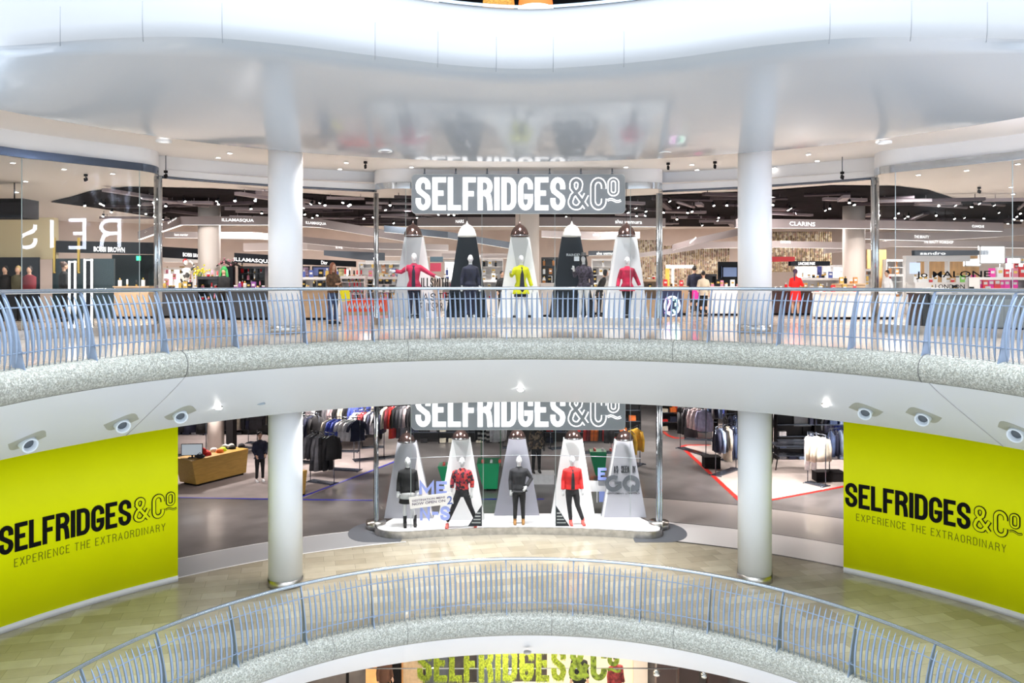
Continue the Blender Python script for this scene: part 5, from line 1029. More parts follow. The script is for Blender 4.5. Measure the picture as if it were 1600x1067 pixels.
band([(1429, 391, 400, 34), (1545, 391, 398, 34)], 0, 0, 0, 0, slate_f, 'slate fascia with spaced white letters behind the right window', [('sandro', 1437, 398, 34, 40, 4.5)], lit=False)
band([(1200, 401, 409, 33), (1242, 401, 408, 33)], 0, 0, 0, 0, mat('red_canopy', (.65, .01, .02), .4), 'bright red canopy right of the upper right column', lit=False)
band([(571, 407, 412, 31), (645, 407, 412, 31)], 0, 0, 0, 0, mat('white_canopy', (.85, .85, .85), .4), 'white canopy over perfume shelves at the centre left post')
# spotlights and service clutter of the dark ceiling
sm = MB().tube([(0, 0, 0), (0, 0, -.12)], .012, 5).tube([(0, 0, -.12), (0, -.06, -.22)], .05, 8).tube([(0, -.061, -.222), (0, -.064, -.227)], .042, 8, mi=1)
sp0 = sm.build('track_spotlight', [black, lampwhite]); R = random.Random(11); k = 0
for i in range(130):
    px = R.uniform(130, 1640); py = R.uniform(303, 345)
    if 150 < px < 250 and py > 330: continue
    p = U(px, py, 2.75)
    if p.y > 44: continue
    o = sp0 if k == 0 else dup(sp0); k += 1; o.location = U(px, py, 2.86); o.rotation_euler = (0, 0, R.uniform(-1.2, 1.2)); tag(o, 'small lit spotlight hanging in the dark ceiling of the beauty hall', 'spotlight', 'spotlights in the dark ceiling')
R = random.Random(4)
for i in range(110):
    px = R.uniform(200, 1640); D = R.uniform(26, 40); p = Vector(((px-800)*D/F, D, 2.86-R.uniform(.06, .18))); L = R.uniform(.8, 3.5); a = R.choice([.35, -.3, 1.2, .1])+R.uniform(-.15, .15)
    m = MB()
    if i % 3: m.box((0, 0, 0), (L, .22, .10))
    else: m.tube([(-L/2, 0, 0), (L/2, 0, 0)], .05, 8)
    for e in (-1, 1): m.box((e*L*.4, 0, .1), (.02, .02, .16))
    o = m.build('ceiling_duct' if i % 3 else 'ceiling_pipe', duct if i % 2 else mat('duct_light', (.30, .26, .29), .5), None, p); o.rotation_euler = (0, 0, a)
    tag(o, 'metal duct under the dark service ceiling' if i % 3 else 'round pipe under the dark service ceiling', 'duct' if i % 3 else 'pipe', 'ducts in the dark ceiling' if i % 3 else 'pipes in the dark ceiling')
# products
def prodmesh(kind, mats_):
    m = MB()
    if kind == 'bottle': m.box((0, 0, .07), (.07, .04, .14)).tube([(0, 0, .14), (0, 0, .19)], .018, 8, mi=1)
    elif kind == 'jar': m.tube([(0, 0, 0), (0, 0, .06)], .04, 10).tube([(0, 0, .06), (0, 0, .09)], .042, 10, mi=1)
    elif kind == 'tube': m.tube([(0, 0, 0), (0, 0, .05), (0, 0, .16)], [.02, .022, .02], 8).tube([(0, 0, .0), (0, 0, .04)], .024, 8, mi=1)
    else: m.box((0, 0, .09), (.11, .06, .18)).box((0, -.031, .10), (.07, .004, .05), mi=1)
    o = m.build('tmp', mats_); d = o.data; bpy.data.objects.remove(o); return d
pc = {'black': black, 'white': mat('pack_white', (.8, .8, .8), .3), 'gold': mat('pack_gold', (.6, .38, .1), .25, .8), 'pink': mat('pack_pink', (.75, .25, .35), .3), 'red': mat('pack_red', (.7, .02, .03), .3), 'magenta': mat('pack_magenta', (.8, .02, .35), .3), 'blue': mat('pack_blue', (.08, .12, .4), .3), 'green': mat('pack_green', (.25, .7, .12), .3), 'amber': mat('pack_amber', (.5, .2, .05), .2), 'violet': mat('pack_violet', (.25, .08, .35), .3)}
PM = {}
def product(kind, c, loc, label, group, s=1.0):
    key = (kind, c)
    if key not in PM: PM[key] = prodmesh(kind, [pc[c], pc['gold'] if c in ('white', 'pink', 'black') else pc['white']])
    o = bpy.data.objects.new({'box': 'gift_box', 'tube': 'cosmetic_tube', 'jar': 'cream_jar', 'bottle': 'perfume_bottle'}[kind], PM[key]); C.objects.link(o); o.location = loc; o.scale = (s, s, s); tag(o, label, 'cosmetics', group); return o
cw = mat('counter_white', (.78, .76, .75), .3, coat=.3); cb = mat('counter_black', (.02, .018, .02), .3, coat=.3); cwood = mat('counter_wood', (.46, .32, .20), .45, noise=.1, nscale=3); cbrown = mat('counter_brown', (.045, .022, .02), .4); silverb = tile_mat('silver_brick', (.42, .46, .47), (.34, .38, .40), (.22, .25, .27), .30, .045, .3, msize=.006)
R = random.Random(21)
def unit(x0, x1, ytop, D, dp, m_, where, shelves=0, cols=('white', 'black', 'gold'), topm=None, kinds=('bottle', 'box', 'jar'), dens=.16, header=None, name='cosmetics_counter', cat='counter', s=1.3, onto=True):
    X0, X1 = (x0-800)*D/F, (x1-800)*D/F; w = X1-X0; zt = (HZ-ytop)*D/F; h = zt-FA; root = empty(name, (X0, D, FA)); tag(root, where, cat); topm = topm or m_
    g = f'cosmetics on the {where}'
    if shelves == 0:
        MB().box((w/2, dp/2, h/2+.03), (w, dp, h-.10)).build('cabinet', m_, root); MB().box((w/2, dp/2, h-.02), (w+.06, dp+.06, .04)).build('worktop', topm, root); MB().box((w/2, dp/2+.03, .04), (w-.08, dp-.1, .08)).build('plinth', blackm, root)
        nd = max(1, int(w/.7))
        for k in range(nd): MB().box((w*(k+.5)/nd, -.008, h*.48), (w/nd-.04, .016, h*.72)).build('door', m_, root)
        zs = [h]
    else:
        hb = min(.85, h*.45); MB().box((w/2, dp/2, hb/2), (w, dp, hb)).build('cabinet', m_, root); MB().box((w/2, dp-.02, (h+hb)/2), (w, .04, h-hb)).build('back_panel', topm, root)
        for e in (.015, w-.015): MB().box((e, dp/2, (h+hb)/2), (.03, dp, h-hb)).build('side_panel', m_, root)
        for k in range(shelves+1): MB().box((w/2, dp/2, hb+(h-hb)*(k+1)/(shelves+1)-.01), (w-.04, dp*.9, .02)).build('shelf', m_, root)
        MB().box((w/2, -.005, h-.05), (w, .02, .09)).build('header', header or m_, root)
        zs = [hb+(h-hb)*k/(shelves+1) for k in range(shelves+1)]+([h] if onto else [])
    for z in zs:
        j = 0; x = .12
        while x < w-.1:
            if R.random() < .82: 
                kk = R.choice(kinds); c = R.choice(cols); product(kk, c, (X0+x, D+dp*.3+R.uniform(-.03, .05), FA+z+.001), f'{c} {dict(box="box", jar="jar", bottle="bottle", tube="tube")[kk]} on the {where}', g, s*R.uniform(.85, 1.15))
            x += dens*R.uniform(.8, 1.5)
    return root
unit(178, 232, 447, 28, .6, cwood, 'pale counter behind the left shop window', cols=('black', 'red', 'white'), kinds=('tube', 'bottle'))
unit(242, 318, 451.5, 28.5, .7, cb, 'black counter with a pale top behind the left post', topm=cwood, cols=('black', 'pink', 'white', 'gold'))
unit(308, 345, 432, 28, .5, cb, 'dark tester stand in front of the pale left column', shelves=1, cols=('red', 'pink', 'black'), kinds=('jar', 'tube'))
unit(352, 418, 451.5, 27, .7, cb, 'black make-up counter with timber edge beside the upper left column', topm=cwood, cols=('white', 'violet', 'gold', 'black'))
unit(372, 414, 416, 31, .4, cb, 'tall black make-up shelf beside the upper left column', shelves=3, cols=('white', 'red', 'black', 'pink'), kinds=('tube', 'bottle'), dens=.22)
unit(468, 530, 433, 31, .5, cw, 'white perfume counter right of the upper left column', shelves=1, cols=('black', 'blue', 'gold', 'violet'), kinds=('bottle', 'box'), s=1.5)
unit(472, 512, 451.5, 27, .6, cwood, 'timber counter below the white perfume counter', cols=('black', 'white'))
unit(532, 570, 431, 27.5, .5, cw, 'white lipstick stand left of the centre steel post', shelves=3, cols=('red', 'black', 'pink'), kinds=('tube',), dens=.11)
unit(572, 622, 432, 28.5, .5, cw, 'white skincare stand at the centre steel post', shelves=2, cols=('white', 'pink', 'gold', 'black'), kinds=('jar', 'box'))
unit(560, 640, 409, 33, .3, cw, 'tall white lit shelf at the centre left', shelves=4, cols=('white', 'blue', 'amber', 'gold'), kinds=('bottle', 'box'), dens=.3, onto=False)
unit(690, 776, 437, 33, .5, cw, 'long white counter behind the upper display window', shelves=1, cols=('pink', 'violet', 'red', 'white'), dens=.25)
unit(845, 880, 442, 29.5, .5, cw, 'white counter between the middle boards', cols=('amber', 'black', 'pink'))
unit(905, 1000, 448, 31.5, .6, cw, 'white counter behind the right black board', cols=('black', 'gold', 'amber'))
unit(1000, 1034, 436, 30, .5, cwood, 'timber counter left of the right centre post', shelves=1, cols=('red', 'black', 'white'), dens=.2)
unit(1036, 1075, 447, 31, .6, cwood, 'timber counter in front of the gold curtain', cols=('red', 'pink', 'black', 'amber'))
unit(1110, 1160, 447.5, 30.5, .6, cw, 'white counter left of the upper right column', cols=('white', 'black', 'pink'))
unit(1210, 1276, 452, 30.9, .6, cbrown, 'dark brown counter before the woman in red', topm=cwood, cols=('amber', 'gold', 'red'))
unit(1252, 1312, 434, 32.5, .6, cw, 'white counter right of the woman in red', shelves=1, cols=('white', 'black', 'gold'), kinds=('jar', 'tube'))
unit(1312, 1352, 443, 28.5, .6, cwood, 'slanted tester counter in front of the pale right column', cols=('amber', 'gold', 'black'))
unit(1280, 1400, 456, 27.5, .6, cw, 'long low white counter left of the right steel post', cols=('white', 'red', 'gold'), dens=.35)
unit(1352, 1372, 420, 33, .4, cw, 'slim white shelf behind the right steel post', shelves=3, cols=('white', 'gold', 'amber'), dens=.3, onto=False)
unit(1388, 1412, 428, 31, .5, cw, 'white cabinet right of the right steel post', shelves=2, cols=('white', 'amber', 'red'), dens=.3)
unit(1430, 1530, 441, 31, .7, cw, 'long white counter behind the shop name lettering', cols=('green', 'magenta', 'white', 'red', 'white'), kinds=('box', 'bottle', 'jar'), dens=.15, s=1.7)
unit(1530, 1640, 433, 29, .7, cw, 'white counter with pink gift boxes at the far right', shelves=1, cols=('magenta', 'pink', 'red', 'white', 'magenta'), kinds=('box',), dens=.2, s=1.8)
unit(1456, 1640, 458, 20.9, .7, silverb, 'silver tiled counter block close behind the right shop window', topm=cw, cols=('white', 'black'), dens=.5, s=1.0)
unit(1440, 1456, 458, 21, .7, cb, 'narrow black end of the silver tiled counter', cols=('black',), dens=.5)
for i, (x0, x1, yt, D, m_, sh_, cols, lab) in enumerate([(255, 300, 418, 36, cw, 3, ('white', 'gold', 'pink'), 'far white shelf behind the patterned sculpture'), (420, 470, 412, 37, cb, 3, ('white', 'red', 'gold'), 'far black shelf hidden by the upper left column'), (505, 545, 418, 38.5, cw, 2, ('blue', 'gold', 'violet'), 'far white shelf behind the blue poster'), (640, 668, 408, 37, cw, 4, ('white', 'amber', 'blue'), 'far white shelf beside the magenta coat'), (694, 722, 406, 37.5, cw, 3, ('violet', 'blue', 'white'), 'far white shelf left of the left black board'), (752, 786, 404, 37, cw, 3, ('white', 'black', 'gold'), 'far white shelf right of the left black board'), (846, 872, 402, 36.5, cb, 3, ('white', 'gold', 'amber'), 'far black shelf right of the pale centre column'), (925, 962, 404, 36, cw, 3, ('black', 'violet', 'white'), 'far white shelf left of the red and violet coat'), (1086, 1120, 428, 35, cb, 1, ('gold', 'amber', 'red'), 'low dark shelf before the gold curtain'), (1160, 1200, 408, 36, cw, 3, ('red', 'white', 'gold'), 'far white shelf hidden by the upper right column'), (1286, 1318, 414, 36, cw, 3, ('blue', 'white', 'violet'), 'far white shelf right of the bright white screen'), (1385, 1415, 405, 37, cw, 3, ('white', 'amber', 'pink'), 'far white shelf left of the kiosk'), (1570, 1620, 400, 36, cw, 4, ('magenta', 'white', 'red'), 'far white shelf at the right picture edge')]):
    unit(x0, x1, yt, D, .4, m_, lab, shelves=sh_, cols=cols, kinds=('bottle', 'box'), dens=.3, onto=False, topm=softlit if i % 2 == 0 and m_ is cw else None, s=1.5)
band([(255, 402, 409, 35.5), (330, 403, 410, 35.5)], 0, 0, 0, 0, cw, 'white lit fascia far behind the patterned sculpture')
band([(690, 396, 403, 36.5), (800, 396, 403, 36.5)], 0, 0, 0, 0, tp3, 'blush fascia far behind the left black board', [('Benefit', 735, 402, 36, 16, 4)])
band([(920, 392, 399, 35.5), (990, 391, 398, 35.5)], 0, 0, 0, 0, slate_f, 'slate fascia behind the right black board', [('shu uemura', 932, 398, 35, 30, 4.5)])
# open kiosk with header
root = empty('kiosk', ((1415-800)*33/F, 33, FA)); tag(root, 'open white kiosk frame with header and a pale blue screen behind the right window', 'kiosk'); k = 33/F
MB().box((50*k, .1, 1.25+(HZ-404)*k), (100*k, .3, 9*k)).build('header', cw, root)
for x in (0, 34, 66): MB().box(((x+(8 if x == 0 else 1))*k, .1, (1.25+(HZ-408)*k)/2), ((17 if x == 0 else 3)*k, .25, 1.25+(HZ-408)*k)).build('upright', cw, root)
MB().box((14*k, -.04, 1.25+(HZ-419)*k), (16*k, .03, 17*k)).build('screen', mat('pale_blue_screen', (.5, .6, .8), .4, emit=.5), root)
def panel(x0, x1, y0, y1, D, m_, lab, name='panel', cat='panel', frame=None, dp=.1, to_floor=False, child=None):
    k = D/F; z0 = FA if to_floor else (HZ-y1)*k; z1 = (HZ-y0)*k; o = empty(name, ((x0-800)*k, D, z0)); tag(o, lab, cat); w, h = (x1-x0)*k, z1-z0
    MB().box((w/2, dp/2, h/2), (w, dp, h)).build('face', m_, o)
    if frame:
        t = .04; MB().box((w/2, -.02, t/2), (w, .06, t)).box((w/2, -.02, h-t/2), (w, .06, t)).box((t/2, -.02, h/2), (t, .06, h)).box((w-t/2, -.02, h/2), (t, .06, h)).build('frame', frame, o)
    return o, w, h
panel(1530, 1570, 384, 412, 34, softlit, 'lit white hanging panel above the far right counters', cat='sign', frame=cw)
panel(1507, 1532, 404, 416, 34.4, softlit, 'smaller lit white panel left of the far right hanging panel', cat='sign', frame=cw)
panel(1440, 1530, 400, 440, 36, mat('orange_wood_wall', (.62, .36, .14), .5, noise=.15, nscale=1, nstretch=(6, 1, 1)), 'orange timber wall behind the kiosk', to_floor=True)
panel(1355, 1385, 390, 430, 38, mat('orange_wood_wall', (.6, .36, .14), .5), 'orange timber wall behind the right post', to_floor=True)
panel(1122, 1156, 409, 450, 32.5, black, 'navy black cabinet wall beside the upper right column', to_floor=True)
panel(1128, 1153, 416, 434, 32.3, mat('blue_screen', (.12, .17, .30), .4, emit=.4), 'blue grey video screen left of the upper right column', name='video_screen', cat='screen', frame=blackm, dp=.05)
panel(1243, 1276, 416, 434, 34.5, mat('white_screen', (.8, .85, 1), .4, emit=.9), 'bright white screen under the black fascia', name='video_screen', cat='screen', frame=cw, dp=.05)
panel(1277, 1284, 416, 436, 34.6, mat('navy_panel', (.04, .05, .2), .4), 'narrow navy panel right of the bright white screen', to_floor=True)
panel(488, 517, 416, 432, 34, mat('periwinkle_poster', (.13, .18, .45), .5), 'periwinkle blue poster right of the upper left column', name='poster', cat='poster', frame=black, dp=.04)
panel(472, 484, 416, 432, 34, mat('violet_poster', (.35, .25, .38), .5, noise=.5, nscale=6), 'mauve poster beside the upper left column', name='poster', cat='poster', frame=black, dp=.04)
panel(527, 541, 418, 434, 34, mat('yellow_poster', (.65, .6, .3), .5, noise=.5, nscale=6), 'pale yellow poster behind the woman with the yellow bag', name='poster', cat='poster', frame=black, dp=.04)
o, w, h = panel(672, 689, 411, 424, 32, mat('pink_red_sign', (.75, .08, .16), .5), 'pink red sign between the first two upper boards', cat='sign')
panel(672, 692, 401, 409, 32.5, mat('teal_panel', (.12, .22, .28), .5), 'small teal panel above the pink red sign', cat='sign')
panel(1041, 1084, 414, 419, 35, softlit, 'lit white lintel in front of the gold curtain', name='light_bar', cat='lamp')
panel(1040, 1046, 419, 446, 35.2, mat('gold_post_m', (.75, .42, .08), .4), 'golden post at the left of the lit lintel', to_floor=True)
panel(1050, 1053, 419, 446, 35.0, softlit, 'thin lit post under the white lintel', name='light_bar', cat='lamp', to_floor=True)
o, w, h = panel(1034, 1065, 454, 495, 27, mat('navy_backdrop', (.02, .03, .09), .4), 'navy floor sign with a bright neon 23 right of the centre post', name='floor_sign', cat='sign')
for ch_, x_, m1, m2 in (('2', .10, 'n1', (1, .45, .9)), ('3', .34, 'n2', (.5, 1, .7))):
    mb = MB(); words(mb, ch_, x_, .12, .52, .13, .055, 0, planefn((0, -.01, 0), (1, 0, 0)), 0, .02); mb.build('numeral', mat(m1, m2, .4, emit=2.0, ecol=m2), o)
mb = MB(); stroke(mb, arc(.33, .36, .24, .30, 0, 360, 24), .05, planefn((0, -.03, 0), (1, 0, 0)), 0, .02); mb.build('numeral', mat('n3', (1, 1, 1), .4, emit=1.4), o)
o, w, h = panel(540, 602, 467, 487, 27, mat('scarlet_front', (.85, .07, .02), .5), 'scarlet box front with white script left of the centre post', name='promotion_stand', cat='stand', dp=.8)
mb = MB()
for k_ in range(7): stroke(mb, [(.08+.17*k_, .12), (.13+.17*k_, .28), (.17+.17*k_, .12), (.22+.17*k_, .17)], .035, planefn((0, -.01, 0), (1, 0, 0)), 0, .01)
mb.build('script', whitec, o); MB().box((w/2, .4, -.06), (w+.05, .85, .12)).build('cream_band', cwood, o); MB().box((w/2, .4, -.28), (w+.05, .85, .33)).build('pink_base', mat('pink_base_m', (.80, .45, .48), .5), o)
# gold bead curtain
gold = speckle_mat('gold_sequins', [(.50, .38, .20), (.85, .72, .48), (.24, .17, .08), (.70, .55, .35), (.95, .86, .68), (.38, .28, .20), (.60, .38, .28)], 9, .3)
for (x0, x1, y0, y1, D, lab) in [(1030, 1140, 384, 445, 37, 'glittering gold bead curtain left of the upper right column'), (1204, 1300, 362, 425, 38, 'glittering gold bead curtain right of the upper right column'), (985, 1030, 375, 440, 37.5, 'glittering gold bead curtain behind the red and violet coat')]:
    k = D/F; mb = MB(); w = (x1-x0)*k; h = (y1-y0)*k; n = int(w/.10)
    for i in range(n): mb.tube([((i+.5)*w/n, .03*(i % 2), 0), ((i+.5)*w/n, .03*(i % 2), h)], .04, 5)
    for i in range(0): pass
    o = mb.build('bead_curtain', gold, None, ((x0-800)*k, D, (HZ-y1)*k)); tag(o, lab, 'bead curtain'); o['kind'] = 'stuff'
# left part: cream wall, mirrors, busts
panel(-60, 84, 340, 405, 28.5, mat('cream_wall_l', (.55, .46, .28), .6), 'cream coloured wall panel at the far left', dp=.3)
panel(-60, 60, 402, 470, 27.8, black, 'black back wall with busts at the far left', to_floor=True)
panel(82, 178, 404, 470, 28.4, mat('dark_teal_wall', (.015, .03, .035), .3), 'dark teal wall unit under the black fascia', to_floor=True)
panel(175, 250, 398, 470, 31, mat('dark_teal_wall', (.015, .03, .035), .3), 'dark wall section behind the pale counter', to_floor=True)
for (x0, x1, y0, D, lab) in [(108, 119, 408, 23.5, 'lit white mirror frame left of its pair behind the left window'), (132, 145, 405, 22.9, 'taller lit white mirror frame behind the left window')]:
    o, w, h = panel(x0, x1, y0, 470, D, black, lab, name='lit_mirror', cat='mirror', frame=mat('lit_frame', (1, 1, 1), .4, emit=.9), to_floor=True, dp=.06)
for px in (85, 123): o = MB().box((0, 0, .6), (.07, .05, 1.2)).tube([(0, 0, 0), (0, 0, .05)], .05, 8).build('brass_strip', mat('brass', (.55, .36, .08), .3, .9), None, UD(px, 427, 28)); tag(o, f'vertical brass strip {"beside the far left wall" if px < 100 else "between the lit mirrors"}', 'trim')
o, w, h = panel(-30, 36, 310, 340, 24, blackm, 'dark hanging box near the ceiling at the far left', name='hanging_box', cat='box', dp=.8)
MB().tube([(w*.6, .4, h), (w*.6, .4, 2.9-(HZ-340)*24/F)], .02, 6).build('rod', darkmetal, o)
for i, px in enumerate((8, 28, 46)):
    r_ = empty('bust', ((px-800)*26.5/F, 26.5, FA)); tag(r_, ['hooded bust at the far left edge', 'fair haired bust second from the left edge', 'dark bust with a red scarf third from the left edge'][i], 'bust')
    remesh(MB().loft([(0, 0, .9, .16, .11), (0, 0, 1.2, .19, .12), (0, 0, 1.4, .2, .11), (0, 0, 1.46, .07, .06), (0, 0, 1.52, .055, .055)], 14).ball((0, -.01, 1.62), (.075, .09, .115), 12).tube([(0, -.09, 1.62), (0, -.115, 1.6)], .012, 6).build('body', mat('skin', (.55, .33, .23), .5), r_), .015)
    MB().loft([(0, 0, .88, .18, .13), (0, 0, 1.2, .21, .14), (0, 0, 1.40, .215, .12), (0, 0, 1.47, .09, .08)], 14).build('top', (blackc, col_mat('olive'), col_mat('burgundy'))[i], r_); MB().ball((0, .02, 1.65), (.085, .10, .12), 12).build('hair', (blackc, mat('fair_hair', (.4, .28, .12), .6), dk)[i], r_); MB().tube([(0, 0, 0), (0, 0, .9)], .03, 8).loft([(0, 0, 0, .18, .18), (0, 0, .03, .18, .18)], 14).build('stand', blackm, r_)
# white patterned sculpture, green haired bust, flowers
r_ = empty('sculpture', ((283-800)*28.6/F, 28.9, FA+.98)); tag(r_, 'white and black patterned leaning torso sculpture with red hair on the black counter', 'sculpture')
pat = speckle_mat('harlequin', [(.75, .72, .66), (.05, .05, .05), (.8, .78, .72), (.7, .66, .6)], 9, .5)
remesh(MB().loft([(-.04, 0, 0, .16, .12), (-.02, 0, .25, .14, .10), (.03, 0, .5, .18, .12), (.06, 0, .68, .17, .1), (.08, 0, .76, .06, .05)], 14).ball((.05, -.02, .92), (.08, .09, .11), 12).tube([(.2, 0, .66), (.36, -.02, .82), (.2, -.06, 1.0)], [.05, .04, .03], 8).build('body', pat, r_), .015); MB().ball((.02, .02, .98), (.09, .09, .09), 10).build('hair', mat('red_hair', (.5, .02, .02), .6), r_)
r_ = empty('bust', ((350-800)*28/F, 28, FA)); tag(r_, 'bust with bright green hair in a black top right of the pale left column', 'bust')
remesh(MB().loft([(0, 0, .9, .15, .11), (0, 0, 1.2, .17, .12), (0, 0, 1.38, .19, .11), (0, 0, 1.44, .07, .06), (0, 0, 1.5, .05, .05)], 14).ball((0, -.01, 1.60), (.072, .088, .11), 12).tube([(0, -.09, 1.6), (0, -.112, 1.58)], .012, 6).build('body', mat('skin', (.55, .33, .23), .5), r_), .015); MB().loft([(0, 0, .5, .2, .15), (0, 0, 1.2, .2, .14), (0, 0, 1.38, .205, .12), (0, 0, 1.45, .09, .08)], 14).build('top', blackc, r_)
mb = MB().ball((0, .02, 1.65), (.10, .11, .12), 12)
for e in (-1, 1): mb.tube([(e*.08, 0, 1.66), (e*.11, -.01, 1.45), (e*.12, -.03, 1.28)], [.04, .05, .03], 8)
mb.build('hair', mat('green_hair', (.02, .28, .06), .6), r_); MB().tube([(0, 0, 0), (0, 0, .6)], .15, 8).build('stand', blackm, r_)
r_ = empty('flower_arrangement', ((305-800)*28.6/F, 29.0, FA+.99)); tag(r_, 'yellow blossoms in a dark vase left of the pale column', 'flowers'); MB().loft([(0, 0, 0, .07, .07), (0, 0, .18, .1, .1), (0, 0, .34, .05, .05)], 12).build('vase', black, r_)
mb = MB(); R = random.Random(2)
for i in range(40):
    p = Vector((R.gauss(0, .16), R.gauss(0, .1), .62+R.gauss(0, .10))); mb.ball(p, .035, 6)
mb.build('blossoms', mat('yellow_blossom', (.75, .62, .03), .6), r_, kind='stuff'); mb = MB()
for i in range(14): mb.tube([(0, 0, .3), (R.gauss(0, .1), R.gauss(0, .07), .6)], .006, 4)
mb.build('stems', mat('stem_green', (.08, .22, .04), .6), r_)
r_ = empty('claw_sculpture', ((352-800)*30/F, 30.5, FA)); tag(r_, 'dark winged sculpture with pink blossoms on a black pillar', 'sculpture'); MB().box((0, 0, .9), (.3, .3, 1.8)).build('pillar', black, r_)
mb = MB(); mb.tube([(-.5, 0, 1.82), (-.2, 0, 2.0), (.1, 0, 1.85), (.35, 0, 2.05), (.55, 0, 2.0)], [.02, .06, .09, .06, .02], 8).tube([(0, 0, 1.75), (.1, 0, 1.95), (.5, -.05, 1.75)], [.07, .06, .02], 8); mb.build('branches', mat('bark_black', (.03, .02, .02), .6), r_)
mb = MB()
for i in range(14): mb.ball((R.uniform(-.4, .5), R.uniform(-.1, 0), 1.95+R.uniform(-.1, .15)), .045, 6)
mb.build('blossoms', mat('pink_blossom', (.55, .25, .28), .6), r_, kind='stuff')
r_ = empty('stool', ((1283-800)*29.5/F, 29.5, FA)); tag(r_, 'stool with a rounded orange red back beside the dark brown counter', 'stool'); MB().slab(roundrect(-.19, .72, .19, 1.02, .1), (0, .1, 0), (1, 0, 0), (0, 0, 1), -.04, .02).build('backrest', mat('orange_red', (.6, .05, .02), .5), r_); MB().tube([(0, 0, .62), (0, 0, .70)], .18, 14).build('seat', mat('orange_red', (.6, .05, .02), .5), r_); MB().tube([(0, 0, 0), (0, 0, .03), (0, 0, .62)], [.2, .04, .03], 12).build('pedestal', chrome, r_)
# green exit sign
o, w, h = panel(213, 219, 400, 407, 27.5, mat('exit_green', (.02, .6, .2), .4, emit=.8), 'small lit green exit sign behind the left window', name='exit_sign', cat='sign', dp=.05)
# ================================================================ lowest level strip
def gpan(x0, x1, D, m_, lab, z1=-9.2, z0=FC):
    k = D/F; o = MB().box(((x1-x0)*k/2, .1, (z1-z0)/2), ((x1-x0)*k, .2, z1-z0)).box(((x1-x0)*k/2, -.01, (z1-z0)*.5), ((x1-x0)*k*.9, .03, .05)).build('wall_panel', m_, None, ((x0-800)*k, D, z0)); tag(o, lab, 'panel'); return o
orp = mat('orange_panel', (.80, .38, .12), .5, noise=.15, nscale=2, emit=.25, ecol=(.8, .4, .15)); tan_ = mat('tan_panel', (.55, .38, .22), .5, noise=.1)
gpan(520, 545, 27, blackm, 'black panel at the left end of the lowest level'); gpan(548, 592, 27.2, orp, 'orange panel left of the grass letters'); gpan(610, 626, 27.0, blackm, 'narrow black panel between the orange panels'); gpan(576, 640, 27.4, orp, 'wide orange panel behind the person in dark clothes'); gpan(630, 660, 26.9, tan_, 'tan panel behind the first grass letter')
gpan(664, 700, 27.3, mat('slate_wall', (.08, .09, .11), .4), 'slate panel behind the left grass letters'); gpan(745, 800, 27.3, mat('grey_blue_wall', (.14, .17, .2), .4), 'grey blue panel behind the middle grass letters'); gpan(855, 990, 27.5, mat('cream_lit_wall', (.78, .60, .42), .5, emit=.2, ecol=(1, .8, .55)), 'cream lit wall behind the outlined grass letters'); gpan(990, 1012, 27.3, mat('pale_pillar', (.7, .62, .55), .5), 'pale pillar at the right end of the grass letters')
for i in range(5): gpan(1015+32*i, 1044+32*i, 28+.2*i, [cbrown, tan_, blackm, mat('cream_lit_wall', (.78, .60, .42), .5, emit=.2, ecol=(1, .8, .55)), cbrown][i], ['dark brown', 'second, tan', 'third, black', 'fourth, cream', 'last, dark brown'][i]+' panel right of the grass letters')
o = MB().tube([((520-800)*25/F, 25, -11.62), ((1060-800)*25/F, 25, -11.62)], .02, 6).build('cable_rail', chrome); tag(o, 'thin steel rail crossing the lowest level below the letters', 'rail')
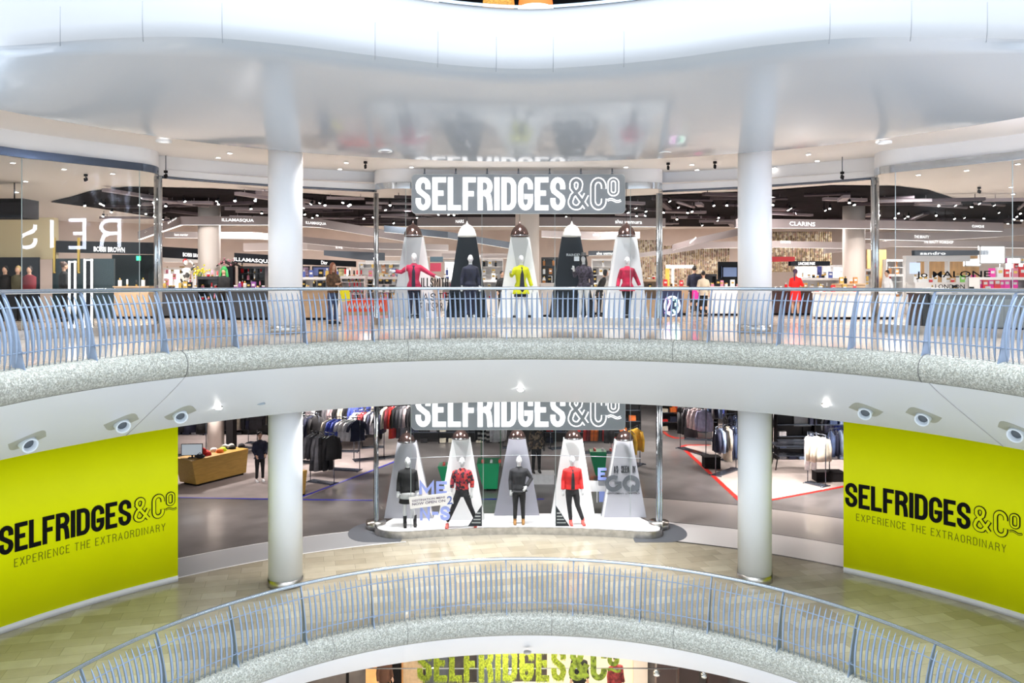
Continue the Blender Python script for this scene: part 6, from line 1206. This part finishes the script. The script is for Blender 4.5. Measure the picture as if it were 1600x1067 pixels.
for i, px in enumerate((797, 1026, 1100)):
    o = MB().tube([(0, 0, 0), (0, 0, .12)], .10, 12).tube([(0, 0, .12), (0, 0, .16)], .07, 12).tube([(0, 0, .16), (0, 0, 2.0)], .012, 5).build('pendant_spot', chrome, None, UD(px, 1052+i*3, 25.5)); tag(o, ['steel pendant spot in the middle of the lowest level', 'steel pendant spot right of the grass letters', 'steel pendant spot furthest right at the lowest level'][i], 'lamp')
for i, (px, D) in enumerate([(1040, 26.4), (1075, 26.8), (1120, 26.5), (1150, 27)]):
    r_ = empty('cafe_shelf', ((px-800)*D/F, D, FC)); tag(r_, ['leftmost', 'second', 'third', 'rightmost'][i]+' dark shelf with goods right of the grass letters', 'shelf'); MB().box((0, 0, .9), (.62, .3, 1.8)).build('cabinet', cbrown, r_)
    for j in range(3): MB().box((-.2+.2*j, -.16, 1.55), (.13, .04, .2)).build('drawer', [tan_, cw, mat('mustard', (.6, .42, .03), .5)][(i+j) % 3], r_)
# ================================================================ lamps of the storey above
org = mat('orange_shade', (.85, .20, .05), .5, emit=.5, ecol=(1, .22, .05)); gw_ = mat('woven_gold', (.55, .30, .07), .5, emit=.25, ecol=(1, .5, .1), noise=.5, nscale=20)
for i, (px, py, r, m_, lab) in enumerate([(660, 4, .42, org, 'orange drum lamp at the left of the storey above'), (779, 11, .42, gw_, 'woven gold drum lamp on the storey above'), (837, 15, .46, org, 'orange drum lamp in the middle of the storey above'), (1036, 5, .44, org, 'orange drum lamp at the right of the storey above')]):
    D = 21.5; r_ = empty('drum_lamp', ((px-800)*D/F, D, (HZ-py)*D/F)); tag(r_, lab, 'lamp'); MB().tube([(0, 0, 0), (0, 0, .6)], [r, r*.85], 28).build('shade', m_, r_)
    if m_ is org: MB().loft([(0, 0, -.10, r*.5, r*.5), (0, 0, -.06, r*.85, r*.85), (0, 0, 0, r*1.0, r*1.0), (0, 0, .02, r, r)], 28).build('diffuser', mat('lamp_diffuser', (1, .95, .9), .5, emit=1.0, ecol=(1, .93, .88)), r_); MB().ball((0, 0, -.10), .05, 8).build('finial', mat('finial_brown', (.3, .08, .03), .5), r_)
    MB().tube([(0, 0, .6), (0, 0, 9.6-(HZ-py)*D/F)], .01, 5).build('cord', blackm, r_)
